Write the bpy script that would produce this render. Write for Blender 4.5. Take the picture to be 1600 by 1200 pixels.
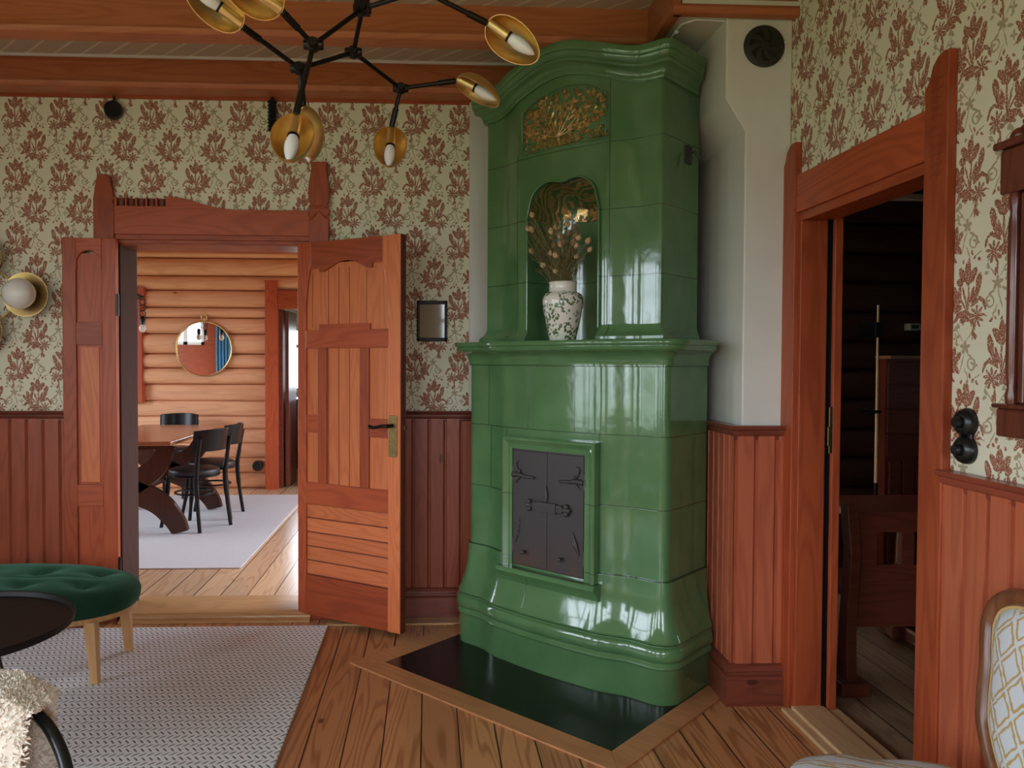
import bpy, bmesh, math, random
from math import sin, cos, pi, radians, sqrt, atan2
from mathutils import Vector, Matrix, noise as mnoise

for o in list(bpy.data.objects):
    bpy.data.objects.remove(o, do_unlink=True)
scene = bpy.context.scene
C = scene.collection

# ------------------------------------------------------------------ camera
EYE = 1.45
cam_d = bpy.data.cameras.new('camera')
cam = bpy.data.objects.new('camera', cam_d)
C.objects.link(cam)
scene.camera = cam
YAW, PITCH, ROLL = .0455, -.02515, .0035
fw = Vector((sin(YAW) * cos(PITCH), cos(YAW) * cos(PITCH), sin(PITCH)))
rt = Vector((cos(YAW), -sin(YAW), 0))
up = rt.cross(fw)
rt2 = cos(ROLL) * rt + sin(ROLL) * up
up2 = -sin(ROLL) * rt + cos(ROLL) * up
cam.matrix_world = Matrix(((rt2.x, up2.x, -fw.x, 0), (rt2.y, up2.y, -fw.y, 0), (rt2.z, up2.z, -fw.z, EYE), (0, 0, 0, 1)))
cam_d.sensor_width = 36
cam_d.lens = 1215 / 1600 * 36
cam_d.shift_x = (800 - 725.5) / 1600
cam_d.shift_y = (595.8 - 600) / 1600
cam_d.clip_start = .05

# ------------------------------------------------------------------ world, exposure
scene.view_settings.view_transform = 'Standard'
scene.view_settings.look = 'None'
scene.view_settings.gamma = 1
scene.view_settings.use_curve_mapping = False
scene.view_settings.exposure = 0.72
SKY = 7.0
cy = scene.cycles
cy.max_bounces = 8
cy.diffuse_bounces = 5
cy.glossy_bounces = 4
cy.transmission_bounces = 4
cy.sample_clamp_indirect = 6
cy.caustics_reflective = False
cy.caustics_refractive = False
cy.use_denoising = True

world = bpy.data.worlds.new('overcast_sky')
scene.world = world
world.use_nodes = True
wn, wl = world.node_tree.nodes, world.node_tree.links
wn.clear()
w_out = wn.new('ShaderNodeOutputWorld')
w_bg = wn.new('ShaderNodeBackground')
w_tc = wn.new('ShaderNodeTexCoord')
w_sep = wn.new('ShaderNodeSeparateXYZ')
w_noise = wn.new('ShaderNodeTexNoise')
w_noise.inputs['Scale'].default_value = 9
w_noise.inputs['Detail'].default_value = 6
w_ramp = wn.new('ShaderNodeValToRGB')       # pale sky over a broken tree line
w_ramp.color_ramp.elements[0].position = .06
w_ramp.color_ramp.elements[0].color = (.10, .15, .06, 1)
w_ramp.color_ramp.elements[1].position = .30
w_ramp.color_ramp.elements[1].color = (.84, .95, 1.09, 1)
w_m = wn.new('ShaderNodeMath'); w_m.operation = 'MULTIPLY_ADD'
w_m.inputs[1].default_value = .55
w_a = wn.new('ShaderNodeMath'); w_a.operation = 'ADD'; w_a.inputs[1].default_value = -.09
wl.new(w_tc.outputs['Generated'], w_sep.inputs[0])
wl.new(w_tc.outputs['Generated'], w_noise.inputs['Vector'])
wl.new(w_noise.outputs['Fac'], w_m.inputs[0])
wl.new(w_sep.outputs['Z'], w_a.inputs[0])
wl.new(w_a.outputs[0], w_m.inputs[2])
wl.new(w_m.outputs[0], w_ramp.inputs['Fac'])
wl.new(w_ramp.outputs['Color'], w_bg.inputs['Color'])
w_bg.inputs['Strength'].default_value = SKY
wl.new(w_bg.outputs[0], w_out.inputs[0])

# ------------------------------------------------------------------ helpers
class MB:
    def __init__(s):
        s.v = []; s.f = []
    def add(s, vs, fs):
        n = len(s.v)
        s.v += [tuple(v) for v in vs]
        s.f += [tuple(i + n for i in f) for f in fs]
        return s
    def box(s, x0, x1, y0, y1, z0, z1):
        x0, x1 = min(x0, x1), max(x0, x1); y0, y1 = min(y0, y1), max(y0, y1); z0, z1 = min(z0, z1), max(z0, z1)
        return s.add([(x0, y0, z0), (x1, y0, z0), (x1, y1, z0), (x0, y1, z0), (x0, y0, z1), (x1, y0, z1), (x1, y1, z1), (x0, y1, z1)],
                     [(0, 3, 2, 1), (4, 5, 6, 7), (0, 1, 5, 4), (1, 2, 6, 5), (2, 3, 7, 6), (3, 0, 4, 7)])
    def loft(s, rings, caps=True, closed=True):
        n = len(rings[0]); vs = []; fs = []
        for r in rings: vs += list(r)
        for k in range(len(rings) - 1):
            for i in range(n if closed else n - 1):
                j = (i + 1) % n
                fs.append((k * n + i, k * n + j, (k + 1) * n + j, (k + 1) * n + i))
        if caps and closed:
            fs.append(tuple(reversed(range(n))))
            fs.append(tuple((len(rings) - 1) * n + i for i in range(n)))
        return s.add(vs, fs)
    def prism(s, poly, mapf, d0, d1):
        return s.loft([[mapf(a, b, d0) for a, b in poly], [mapf(a, b, d1) for a, b in poly]])
    def tube(s, pts, r, seg=10, caps=True):
        pts = [Vector(p) for p in pts]
        n = len(pts); rings = []
        rr = r if isinstance(r, (list, tuple)) else [r] * n
        t0 = (pts[1] - pts[0]).normalized()
        ref = Vector((0, 0, 1)) if abs(t0.z) < .9 else Vector((1, 0, 0))
        a = t0.cross(ref).normalized()
        for i, p in enumerate(pts):
            t = (pts[min(i + 1, n - 1)] - pts[max(i - 1, 0)])
            if t.length < 1e-9: t = t0
            t.normalize()
            a = (a - t * a.dot(t))
            if a.length < 1e-6: a = t.orthogonal()
            a.normalize()
            b = t.cross(a)
            rings.append([p + (a * cos(2 * pi * k / seg) + b * sin(2 * pi * k / seg)) * rr[i] for k in range(seg)])
        return s.loft(rings, caps)
    def lathe(s, prof, seg=32, M=None):
        M = M or Matrix.Identity(4)
        rings = [[M @ Vector((max(r, 1e-4) * cos(2 * pi * k / seg), max(r, 1e-4) * sin(2 * pi * k / seg), z)) for k in range(seg)] for r, z in prof]
        return s.loft(rings, True)
    def ball(s, c, r, seg=14, rings=8, sc=(1, 1, 1), M=None):
        pr = [(r * sin(pi * k / rings), -r * cos(pi * k / rings)) for k in range(rings + 1)]
        T = Matrix.Translation(c) @ (M or Matrix.Identity(4)) @ Matrix.Diagonal((*sc, 1))
        return s.lathe(pr, seg, T)
    def sweep(s, prof, path, closed=False):
        """profile [(out, z)] along a plan path; out is to the right of travel"""
        P = [Vector((p[0], p[1])) for p in path]; n = len(P); rings = []
        for i in range(n):
            if closed:
                d0 = (P[i] - P[i - 1]).normalized(); d1 = (P[(i + 1) % n] - P[i]).normalized()
            else:
                d0 = (P[i] - P[i - 1]).normalized() if i else (P[1] - P[0]).normalized()
                d1 = (P[i + 1] - P[i]).normalized() if i < n - 1 else d0
            n0 = Vector((d0.y, -d0.x)); n1 = Vector((d1.y, -d1.x))
            m = n0 + n1
            m = m / max(m.length_squared / 2, .2)
            rings.append([(P[i].x + m.x * o, P[i].y + m.y * o, z) for o, z in prof])
        if closed: rings.append(rings[0])
        return s.loft(rings, not closed)
    def build(s, name, m, parent=None, local=False, smooth=None, bevel=0, kind=None):
        me = bpy.data.meshes.new(name)
        off = Vector((0, 0, 0))
        if parent is not None and not local:
            off = Vector(parent.location) if parent.parent is None else Vector(parent.location) + Vector(parent.parent.location)
        me.from_pydata([Vector(v) - off for v in s.v], [], s.f)
        me.validate()
        bm = bmesh.new(); bm.from_mesh(me)
        bmesh.ops.recalc_face_normals(bm, faces=bm.faces)
        bm.to_mesh(me); bm.free()
        if m is not None: me.materials.append(m)
        o = bpy.data.objects.new(name, me)
        C.objects.link(o)
        if parent is not None: o.parent = parent
        if smooth is not None:
            me.polygons.foreach_set('use_smooth', [True] * len(me.polygons))
            me.set_sharp_from_angle(angle=radians(smooth))
        if bevel:
            b = o.modifiers.new('edge', 'BEVEL'); b.width = bevel; b.segments = 2; b.limit_method = 'ANGLE'; b.angle_limit = radians(40)
        if kind: o['kind'] = kind
        return o

def tag(o, label, cat, group=None):
    o['label'] = label; o['category'] = cat
    if group: o['group'] = group
    return o

def thing(name, label, cat, loc=(0, 0, 0), rz=0, group=None):
    o = bpy.data.objects.new(name, None); C.objects.link(o)
    o.location = loc; o.rotation_euler = (0, 0, rz); o.empty_display_size = .1
    return tag(o, label, cat, group)

def copy_tree(o, parent=None):
    c = o.copy(); C.objects.link(c)
    if parent is not None: c.parent = parent
    for ch in list(o.children): copy_tree(ch, c)
    return c

def XZ(y0):  # prism mapping: outline in x,z, depth along y
    return lambda a, b, d: (a, y0 + d, b)
def YZ(x0):
    return lambda a, b, d: (x0 + d, a, b)
def XY(z0):
    return lambda a, b, d: (a, b, z0 + d)

def smoothpath(pts, n=8):
    """Catmull-Rom through points"""
    P = [Vector(p) for p in pts]; out = []
    for i in range(len(P) - 1):
        p0 = P[max(i - 1, 0)]; p1 = P[i]; p2 = P[i + 1]; p3 = P[min(i + 2, len(P) - 1)]
        for k in range(n):
            t = k / n
            out.append(.5 * ((2 * p1) + (p2 - p0) * t + (2 * p0 - 5 * p1 + 4 * p2 - p3) * t * t + (3 * p1 - p0 - 3 * p2 + p3) * t ** 3))
    out.append(P[-1])
    return out

# ------------------------------------------------------------------ materials
class NT:
    def __init__(s, name):
        s.m = bpy.data.materials.new(name); s.m.use_nodes = True
        s.t = s.m.node_tree; s.t.nodes.clear()
        s.out = s.t.nodes.new('ShaderNodeOutputMaterial')
        s.p = s.t.nodes.new('ShaderNodeBsdfPrincipled')
        s.L(s.p.outputs[0], s.out.inputs[0])
    def L(s, a, b): s.t.links.new(a, b)
    def N(s, t, **k):
        n = s.t.nodes.new(t)
        for q, v in k.items(): setattr(n, q, v)
        return n
    def put(s, sock, v):
        if isinstance(v, bpy.types.NodeSocket): s.L(v, sock)
        else:
            if sock.type == 'RGBA' and len(v) == 3: v = (*v, 1)
            sock.default_value = v
    def math(s, op, a, b=0.0, c=None, clamp=False):
        n = s.N('ShaderNodeMath', operation=op); n.use_clamp = clamp
        s.put(n.inputs[0], a); s.put(n.inputs[1], b)
        if c is not None: s.put(n.inputs[2], c)
        return n.outputs[0]
    def vmath(s, op, a, b=(0, 0, 0)):
        n = s.N('ShaderNodeVectorMath', operation=op)
        s.put(n.inputs[0], a); s.put(n.inputs[1], b)
        return n.outputs['Value'] if op in ('LENGTH', 'DOT_PRODUCT', 'DISTANCE') else n.outputs[0]
    def mix(s, f, a, b, mode='MIX'):
        n = s.N('ShaderNodeMix', data_type='RGBA', blend_type=mode)
        s.put(n.inputs['Factor'], f); s.put(n.inputs[6], a); s.put(n.inputs[7], b)
        return n.outputs[2]
    def rng(s, v, a, b, c=0.0, d=1.0, smooth=False):
        n = s.N('ShaderNodeMapRange')
        if smooth: n.interpolation_type = 'SMOOTHSTEP'
        s.put(n.inputs['Value'], v)
        for k, x in zip(('From Min', 'From Max', 'To Min', 'To Max'), (a, b, c, d)): n.inputs[k].default_value = x
        return n.outputs[0]
    def noise(s, vec, scale, detail=4, rough=.5, dist=0.0):
        n = s.N('ShaderNodeTexNoise')
        if vec is not None: s.L(vec, n.inputs['Vector'])
        n.inputs['Scale'].default_value = scale; n.inputs['Detail'].default_value = detail
        n.inputs['Roughness'].default_value = rough; n.inputs['Distortion'].default_value = dist
        return n
    def coord(s, which='Object'): return s.N('ShaderNodeTexCoord').outputs[which]
    def mapping(s, vec, loc=(0, 0, 0), rot=(0, 0, 0), sc=(1, 1, 1), typ='POINT'):
        n = s.N('ShaderNodeMapping', vector_type=typ)
        s.L(vec, n.inputs[0])
        n.inputs['Location'].default_value = loc; n.inputs['Rotation'].default_value = rot; n.inputs['Scale'].default_value = sc
        return n.outputs[0]
    def sep(s, v):
        n = s.N('ShaderNodeSeparateXYZ'); s.L(v, n.inputs[0]); return n.outputs
    def comb(s, x, y, z=0.0):
        n = s.N('ShaderNodeCombineXYZ'); s.put(n.inputs[0], x); s.put(n.inputs[1], y); s.put(n.inputs[2], z); return n.outputs[0]
    def bump(s, h, strength=.3, dist=.01):
        n = s.N('ShaderNodeBump'); n.inputs['Strength'].default_value = strength; n.inputs['Distance'].default_value = dist
        s.L(h, n.inputs['Height']); s.L(n.outputs[0], s.p.inputs['Normal'])
    def set(s, **k):
        names = {'color': 'Base Color', 'rough': 'Roughness', 'metal': 'Metallic', 'coat': 'Coat Weight', 'coatr': 'Coat Roughness',
                 'spec': 'Specular IOR Level', 'sheen': 'Sheen Weight', 'trans': 'Transmission Weight', 'ior': 'IOR', 'sss': 'Subsurface Weight', 'alpha': 'Alpha'}
        for q, v in k.items(): s.put(s.p.inputs[names[q]], v)
        return s

def plain(name, col, rough=.5, metal=0, coat=0, var=.0, scale=20, **k):
    t = NT(name)
    if var:
        nz = t.noise(t.coord(), scale, 4)
        c = t.mix(t.rng(nz.outputs['Fac'], .3, .7), tuple(x * (1 - var) for x in col), tuple(min(1, x * (1 + var)) for x in col))
        t.set(color=c)
    else: t.set(color=col)
    t.set(rough=rough, metal=metal, coat=coat, **k)
    return t.m

def wood(name, a, b, axis='z', rough=.38, lines=16, stretch=.12, across=5.0, coat=.15, tone=.18, bump=.12, knots=.25):
    """stained wood, grain along axis; a light, b dark"""
    t = NT(name)
    oi = t.N('ShaderNodeObjectInfo')
    rnd = oi.outputs['Random']
    co = t.vmath('ADD', t.coord(), t.comb(t.math('MULTIPLY', rnd, 7.3), t.math('MULTIPLY', rnd, 3.1), t.math('MULTIPLY', rnd, 5.7)))
    sc = {'x': (stretch, 1, 1), 'y': (1, stretch, 1), 'z': (1, 1, stretch)}[axis]
    v = t.mapping(co, sc=sc)
    n1 = t.noise(v, across, 2, .5)
    ring = t.math('SINE', t.math('MULTIPLY', n1.outputs['Fac'], lines * 6.28))
    fine = t.noise(t.mapping(co, sc=tuple(x * (60 if x == 1 else 18) for x in sc)), 2.2, 3, .6)
    big = t.noise(v, 1.6, 3)
    g = t.math('ADD', t.math('MULTIPLY', t.rng(ring, -.2, 1), .30), t.math('MULTIPLY', fine.outputs['Fac'], .45))
    g = t.math('ADD', g, t.math('MULTIPLY', t.math('SUBTRACT', big.outputs['Fac'], .5), .5))
    c = t.mix(t.rng(g, .1, 1.0), a, b)
    if knots:
        vo = t.N('ShaderNodeTexVoronoi'); t.L(t.mapping(co, sc=tuple(x * 1.0 if x == 1 else .45 for x in sc)), vo.inputs['Vector']); vo.inputs['Scale'].default_value = 3.2
        k = t.rng(vo.outputs['Distance'], .045, .03)
        c = t.mix(t.math('MULTIPLY', k, knots * 2.6, clamp=True), c, tuple(x * .25 for x in b))
    c = t.mix(1.0, c, t.comb(t.rng(rnd, 0, 1, 1 - tone, 1 + tone), t.rng(rnd, 0, 1, 1 - tone, 1 + tone), t.rng(rnd, 0, 1, 1 - tone, 1 + tone)), 'MULTIPLY')
    t.set(color=c, rough=rough, coat=coat * .6, coatr=.25, spec=.32)
    t.bump(fine.outputs['Fac'], bump, .004)
    return t.m

def planks(name, a, b, axis='y', width=.145, off=0.0, gap=.014, rough=.32, coat=.25):
    """floorboards along an axis with dark joints"""
    t = NT(name)
    s = t.sep(t.coord())
    ac, al = (s[0], s[1]) if axis == 'y' else (s[1], s[0])
    q = t.math('DIVIDE', t.math('SUBTRACT', ac, off), width)
    idx = t.math('FLOOR', q); fr = t.math('SUBTRACT', q, idx)
    wn_ = t.N('ShaderNodeTexWhiteNoise', noise_dimensions='1D'); t.L(idx, wn_.inputs['W'])
    r = wn_.outputs['Value']
    vec = t.comb(t.math('ADD', ac, t.math('MULTIPLY', r, 11.0)), t.math('ADD', t.math('MULTIPLY', al, .085), t.math('MULTIPLY', r, 5.0)), 0.0)
    n1 = t.noise(vec, 5.5, 2)
    ring = t.math('SINE', t.math('MULTIPLY', n1.outputs['Fac'], 105.0))
    fine = t.noise(t.mapping(vec, sc=(50, 20, 1)), 2.0, 3, .6)
    g = t.math('ADD', t.math('MULTIPLY', t.rng(ring, .1, 1), .6), t.math('MULTIPLY', fine.outputs['Fac'], .4))
    c = t.mix(t.rng(g, .1, 1.0), a, b)
    vo = t.N('ShaderNodeTexVoronoi'); t.L(t.comb(t.math('ADD', ac, t.math('MULTIPLY', r, 9.0)), t.math('ADD', t.math('MULTIPLY', al, .55), t.math('MULTIPLY', r, 3.0))), vo.inputs['Vector']); vo.inputs['Scale'].default_value = 3.0
    c = t.mix(t.rng(vo.outputs['Distance'], .06, .035), c, tuple(x * .25 for x in b))
    c = t.mix(1.0, c, t.mix(r, (.82, .80, .78), (1.12, 1.1, 1.05)), 'MULTIPLY')
    e = t.math('MINIMUM', fr, t.math('SUBTRACT', 1.0, fr))
    j = t.rng(e, gap, gap * 1.8)
    c = t.mix(j, (.012, .008, .006), c)
    t.set(color=c, rough=rough, coat=coat, coatr=.2)
    t.bump(j, .5, .006)
    return t.m

def petals_min(t, x, y, items):
    """distance to the nearest petal; groups of petals are chained so that few values are alive at a time"""
    cur = None; p = None
    for i, (cx_, cy_, l, w, ang) in enumerate(items):
        if i % 8 == 0:
            p = t.comb(x if cur is None else t.math('MULTIPLY_ADD', cur, 1e-7, x), y)
        d = t.vmath('LENGTH', t.mapping(p, loc=(cx_, cy_, 0), rot=(0, 0, radians(ang)), sc=(l, w, 1), typ='TEXTURE'))
        cur = d if cur is None else t.math('MINIMUM', cur, d)
    return cur

RED_PET = [(2.3, 26, 6.5, 3, 90), (-3.8, 21.5, 6.5, 2.7, 128), (9, 22, 6.5, 2.9, 58), (-1, 16.6, 5, 2, 150), (11.6, 16, 4.2, 2.6, 45), (3.5, 17, 4.5, 1.8, 70),
           (-10.3, 14, 8, 2.8, 103), (-6.3, 3.5, 8, 2.4, 118), (-2.6, 5, 7, 1.3, 110), (1.5, 1.7, 14, .95, 92), (4.6, 0, 12, .95, 72), (8, -2, 8, .8, 55),
           (12.5, 5.5, 7.2, 2.1, 103), (17, 6, 7.2, 2.3, 74), (21.5, 2.4, 6.4, 2.0, 48), (15.5, -1.7, 5.5, 2.6, 150), (20, -5.4, 6, 2.1, -42), (13.5, -6, 5, 1.8, -30),
           (-7, -1.5, 6.5, 1.2, 150), (-13.6, .3, 4, 1.3, 215), (-17.2, -4.6, 4.2, 1.2, 250), (8, -10.6, 8, 2.7, -6), (15.6, -14, 4.6, 1.3, -48), (6, -15, 5.4, 2.0, -22),
           (-8.7, -13, 2.4, 2.4, 0), (-4.5, -25, 7.5, .9, 96), (-6.6, -29, 3.2, 1.3, 80), (-1.5, -12, 2.2, 2.0, 0), (-3, -17, 2.2, 1.8, 40), (1.5, -15.5, 1.9, 1.6, 0),
           (-2, 39, 2.2, 1.0, 78), (-5.2, 35, 1.8, 1.0, 120), (.8, 34, 1.6, .9, 60), (-10.5, 33.5, 2.2, 1.2, 25), (8, 33, 1.8, 1, 100)]
RED_PET = [(a, b, l * 1.04, w * 1.22, g) for a, b, l, w, g in RED_PET]
for _k in range(9):
    _a = _k * 40 + 10
    RED_PET.append((-8.7 + 5.6 * cos(radians(_a)), -13 + 5.6 * sin(radians(_a)), 3.4, 1.25, _a))
TAN_PET = [(0, 0, 2, 2, 0), (-3, -12, 9, .55, 72), (2, -22, 6, .55, 120), (-7, 10, 7, .5, 130), (5, 9, 6, .5, 50), (-12, 16, 3, 1.6, 40), (-9, 18, 2.6, 1.4, 120), (10, 14, 2.8, 1.5, 60),
           (12, 9, 2.4, 1.2, -20), (-8, -5, 3.4, 1.0, 200), (6, -7, 3.6, 1.0, -30), (-10, 3, 2.6, 1.0, 150), (-3, 20, 1.5, 1.5, 0), (-15, -20, 4, .6, 160), (14, -24, 4, .6, 20)]
TAN_PET = [(a, b, l, w * 1.15, g) for a, b, l, w, g in TAN_PET]
for _c in ((-11, 8), (11, -14), (-12, -14), (8, 20)):
    for _k in range(4):
        _a = _k * 90 + _c[0] * 7
        TAN_PET.append((_c[0] + 2.2 * cos(radians(_a)), _c[1] + 2.2 * sin(radians(_a)), 1.9, 1.0, _a))
for _k in range(5):
    _a = _k * 72 + 20
    TAN_PET.append((3.4 * cos(radians(_a)), 3.2 * sin(radians(_a)), 2.6, 1.5, _a))

def wallpaper(name, horiz, cx_, cz_, flip=1):
    """cream paper, half-drop repeat of a dark red flower spray and a fine tan one"""
    t = NT(name)
    s = t.sep(t.coord())
    u = t.math('MULTIPLY', t.math('SUBTRACT', s[horiz], cx_), 70.5 / .2436 * flip)
    v = t.math('MULTIPLY', t.math('SUBTRACT', s[2], cz_), 70.5 / .2436)
    wob = t.noise(t.coord(), 55, 3)
    wx = t.math('MULTIPLY', t.math('SUBTRACT', t.sep(wob.outputs['Color'])[0], .5), 3.4)
    wy = t.math('MULTIPLY', t.math('SUBTRACT', t.sep(wob.outputs['Color'])[1], .5), 3.4)
    u = t.math('ADD', u, wx); v = t.math('ADD', v, wy)
    def wrap(v_, h):
        n = t.N('ShaderNodeMath', operation='WRAP'); t.put(n.inputs[0], v_); n.inputs[1].default_value = h; n.inputs[2].default_value = -h
        return n.outputs[0]
    def cell(dx, dy):
        """half-drop lattice of diamonds; every second spray is mirrored"""
        xa, ya = wrap(t.math('SUBTRACT', u, dx), 35.25), wrap(t.math('SUBTRACT', v, dy), 50)
        xb, yb = wrap(t.math('SUBTRACT', u, dx + 35.25), 35.25), wrap(t.math('SUBTRACT', v, dy + 50), 50)
        far = t.math('GREATER_THAN', t.math('ADD', t.math('DIVIDE', t.math('ABSOLUTE', xa), 35.25), t.math('DIVIDE', t.math('ABSOLUTE', ya), 50)), 1.0)
        near = t.math('SUBTRACT', 1.0, far)
        x = t.math('SUBTRACT', t.math('MULTIPLY', xa, near), t.math('MULTIPLY', xb, far))
        y = t.math('ADD', t.math('MULTIPLY', ya, near), t.math('MULTIPLY', yb, far))
        return x, y
    x1, y1 = cell(0, 0)
    red = petals_min(t, x1, y1, RED_PET)
    x2, y2 = cell(31, 12)
    tan = petals_min(t, t.math('MULTIPLY_ADD', red, 1e-7, x2), y2, TAN_PET)
    swirl = t.math('ABSOLUTE', t.math('SUBTRACT', t.vmath('LENGTH', t.vmath('SUBTRACT', t.comb(x2, y2), (8, -14, 0))), 4.6))
    tan = t.math('MINIMUM', tan, t.math('DIVIDE', swirl, .75))
    vein = t.noise(t.coord(), 260, 2)
    rm = t.math('MULTIPLY', t.rng(red, 1.08, .92), t.rng(vein.outputs['Fac'], .36, .42))
    tm = t.rng(tan, 1.15, .9)
    core = t.rng(red, .62, .5)
    c = t.mix(t.math('MULTIPLY', tm, .8), (.78, .755, .58), (.36, .27, .15))
    c = t.mix(rm, c, t.mix(core, (.30, .10, .055), (.37, .14, .088)))
    t.set(color=c, rough=.75, spec=.2)
    return t.m

RED_A, RED_B = (.42, .084, .028), (.21, .032, .012)
PAN_A, PAN_B = (.66, .195, .070), (.44, .092, .032)
DRK_A, DRK_B = (.20, .050, .028), (.085, .020, .012)
M = {}
M['red_z'] = wood('stained_red_wood_upright', RED_A, RED_B, 'z')
M['red_x'] = wood('stained_red_wood_level', RED_A, RED_B, 'x')
M['red_y'] = wood('stained_red_wood_deep', RED_A, RED_B, 'y')
M['pan_z'] = wood('orange_pine_upright', PAN_A, PAN_B, 'z', tone=.1)
M['pan_x'] = wood('orange_pine_level', PAN_A, PAN_B, 'x', tone=.1, lines=22)
M['beam_x'] = wood('ceiling_beam_wood', (.52, .17, .07), (.34, .085, .035), 'x', tone=.05)
M['beam_y'] = wood('ceiling_beam_wood_deep', (.45, .15, .065), (.30, .08, .033), 'y', tone=.05)
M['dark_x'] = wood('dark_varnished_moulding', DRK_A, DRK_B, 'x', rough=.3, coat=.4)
M['dark_y'] = wood('dark_varnished_moulding_deep', (.32, .07, .037), (.16, .033, .018), 'y', rough=.3, coat=.4)
M['wain_back'] = wood('wainscot_boards_shaded', (.36, .085, .040), (.21, .042, .02), 'z', tone=.02)  # shade on the back wainscot, put into the colour as darker wood
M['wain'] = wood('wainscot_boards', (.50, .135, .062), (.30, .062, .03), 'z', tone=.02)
M['log'] = wood('pine_logs', (.82, .46, .26), (.60, .27, .13), 'x', across=4, lines=10, rough=.5, coat=.05, tone=0, knots=.35)
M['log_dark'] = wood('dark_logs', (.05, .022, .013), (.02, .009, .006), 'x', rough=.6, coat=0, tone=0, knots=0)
M['oak'] = wood('honey_oak', (.62, .36, .16), (.45, .23, .09), 'z', knots=0, tone=0)
M['floor'] = planks('pine_floorboards', (.62, .30, .13), (.33, .125, .045), 'y', .145, -.171)
M['floor_d'] = planks('pine_floorboards_pale', (.74, .52, .33), (.58, .37, .20), 'y', .165, -1.45, rough=.25, coat=.4)
M['floor_g'] = planks('pine_floorboards_worn', (.40, .27, .17), (.25, .15, .085), 'y', .15, 1.7)
M['border_x'] = wood('hearth_border_pine', (.55, .26, .11), (.36, .15, .058), 'x', tone=.04, knots=.3)
M['thresh'] = wood('threshold_pine', (.58, .34, .15), (.38, .19, .075), 'x', tone=.04, knots=.4, rough=.3)
M['thresh_y'] = wood('threshold_pine_deep', (.68, .46, .25), (.48, .29, .14), 'y', tone=.04, knots=.3, rough=.3)
M['paper_x'] = wallpaper('floral_wallpaper', 0, -.328, 2.442)
M['paper_y'] = wallpaper('floral_wallpaper_side', 1, 2.02, 1.80, -1)
M['plaster'] = plain('white_plaster', (.69, .67, .60), .8, var=.03, scale=6)
M['black'] = plain('black_bakelite', (.008, .009, .009), .28)
M['brass'] = plain('brushed_brass', (.74, .53, .22), .40, 1.0, var=.08, scale=40)
M['brass_old'] = plain('aged_brass', (.28, .20, .08), .38, 1.0, var=.2, scale=60)
M['gun'] = plain('gunmetal', (.030, .026, .022), .32, .9)
M['opal'] = plain('opal_glass', (.85, .84, .80), .18, coat=.4)
M['bulb'] = plain('frosted_bulb', (.80, .79, .76), .22, coat=.3)
M['white'] = plain('white_paint', (.8, .8, .78), .5)
M['black_wood'] = plain('black_lacquered_wood', (.005, .005, .006), .3, spec=.3)
M['jamb'] = wood('dark_jamb_wood', (.075, .022, .012), (.038, .010, .006), 'z', rough=.8, coat=0)
M['leather'] = plain('black_leather', (.012, .011, .012), .45, var=.2)
M['table'] = wood('polished_table_wood', (.32, .12, .055), (.15, .045, .022), 'y', rough=.18, coat=.6, tone=0, knots=0)
M['table_x'] = wood('dark_trestle_wood', (.062, .02, .011), (.03, .010, .006), 'z', rough=.3, coat=.3, tone=0, knots=0)
M['blind'] = plain('blue_curtain_cloth', (.10, .30, .48), .8)
M['soot'] = plain('black_hearth_stone', (.006, .0065, .007), .22, var=.3, scale=8)
M['mirror'] = plain('mirror_silver', (.92, .92, .92), .015, 1.0)

def stove_glaze():
    t = NT('green_glazed_tile')
    co = t.coord()
    n = t.noise(co, 7, 3); f = t.noise(co, 60, 2)
    c = t.mix(t.rng(n.outputs['Fac'], .3, .7), (.074, .172, .066), (.10, .212, .086))
    s = t.sep(co)
    # thin mortar joints of the big glazed tiles (courses along z, upright joints in each course)
    line = None
    def hline(z): return t.rng(t.math('ABSOLUTE', t.math('SUBTRACT', s[2], z)), .0012, .0026, 1, 0)
    def vline(x, za, zb):
        l = t.rng(t.math('ABSOLUTE', t.math('SUBTRACT', s[0], x)), .0012, .0026, 1, 0)
        return t.math('MULTIPLY', l, t.math('MULTIPLY', t.math('GREATER_THAN', s[2], za), t.math('LESS_THAN', s[2], zb)))
    ls = [hline(z) for z in (1.428, 1.125, .812, .508, 2.13, 1.83, 2.43)]
    ls += [vline(x, a, b) for x, a, b in ((-.42, 1.125, 1.428), (-.13, 1.125, 1.428), (.135, 1.125, 1.428), (.262, .508, 1.125), (-.268, .508, 1.125), (-.4, .812, 1.125), (-.12, .28, .42),
                                         (.262, 1.56, 2.72), (-.262, 1.56, 2.45))]
    for l in ls: line = l if line is None else t.math('MAXIMUM', line, l)
    c = t.mix(t.math('MULTIPLY', line, .75), c, (.012, .03, .012))
    t.set(color=c, rough=.13, coat=.6, coatr=.05)
    h = t.math('SUBTRACT', t.math('ADD', t.math('MULTIPLY', n.outputs['Fac'], 1.0), t.math('MULTIPLY', f.outputs['Fac'], .03)), t.math('MULTIPLY', line, .25))
    t.bump(h, .25, .012)
    return t.m
M['glaze'] = stove_glaze()

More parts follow.
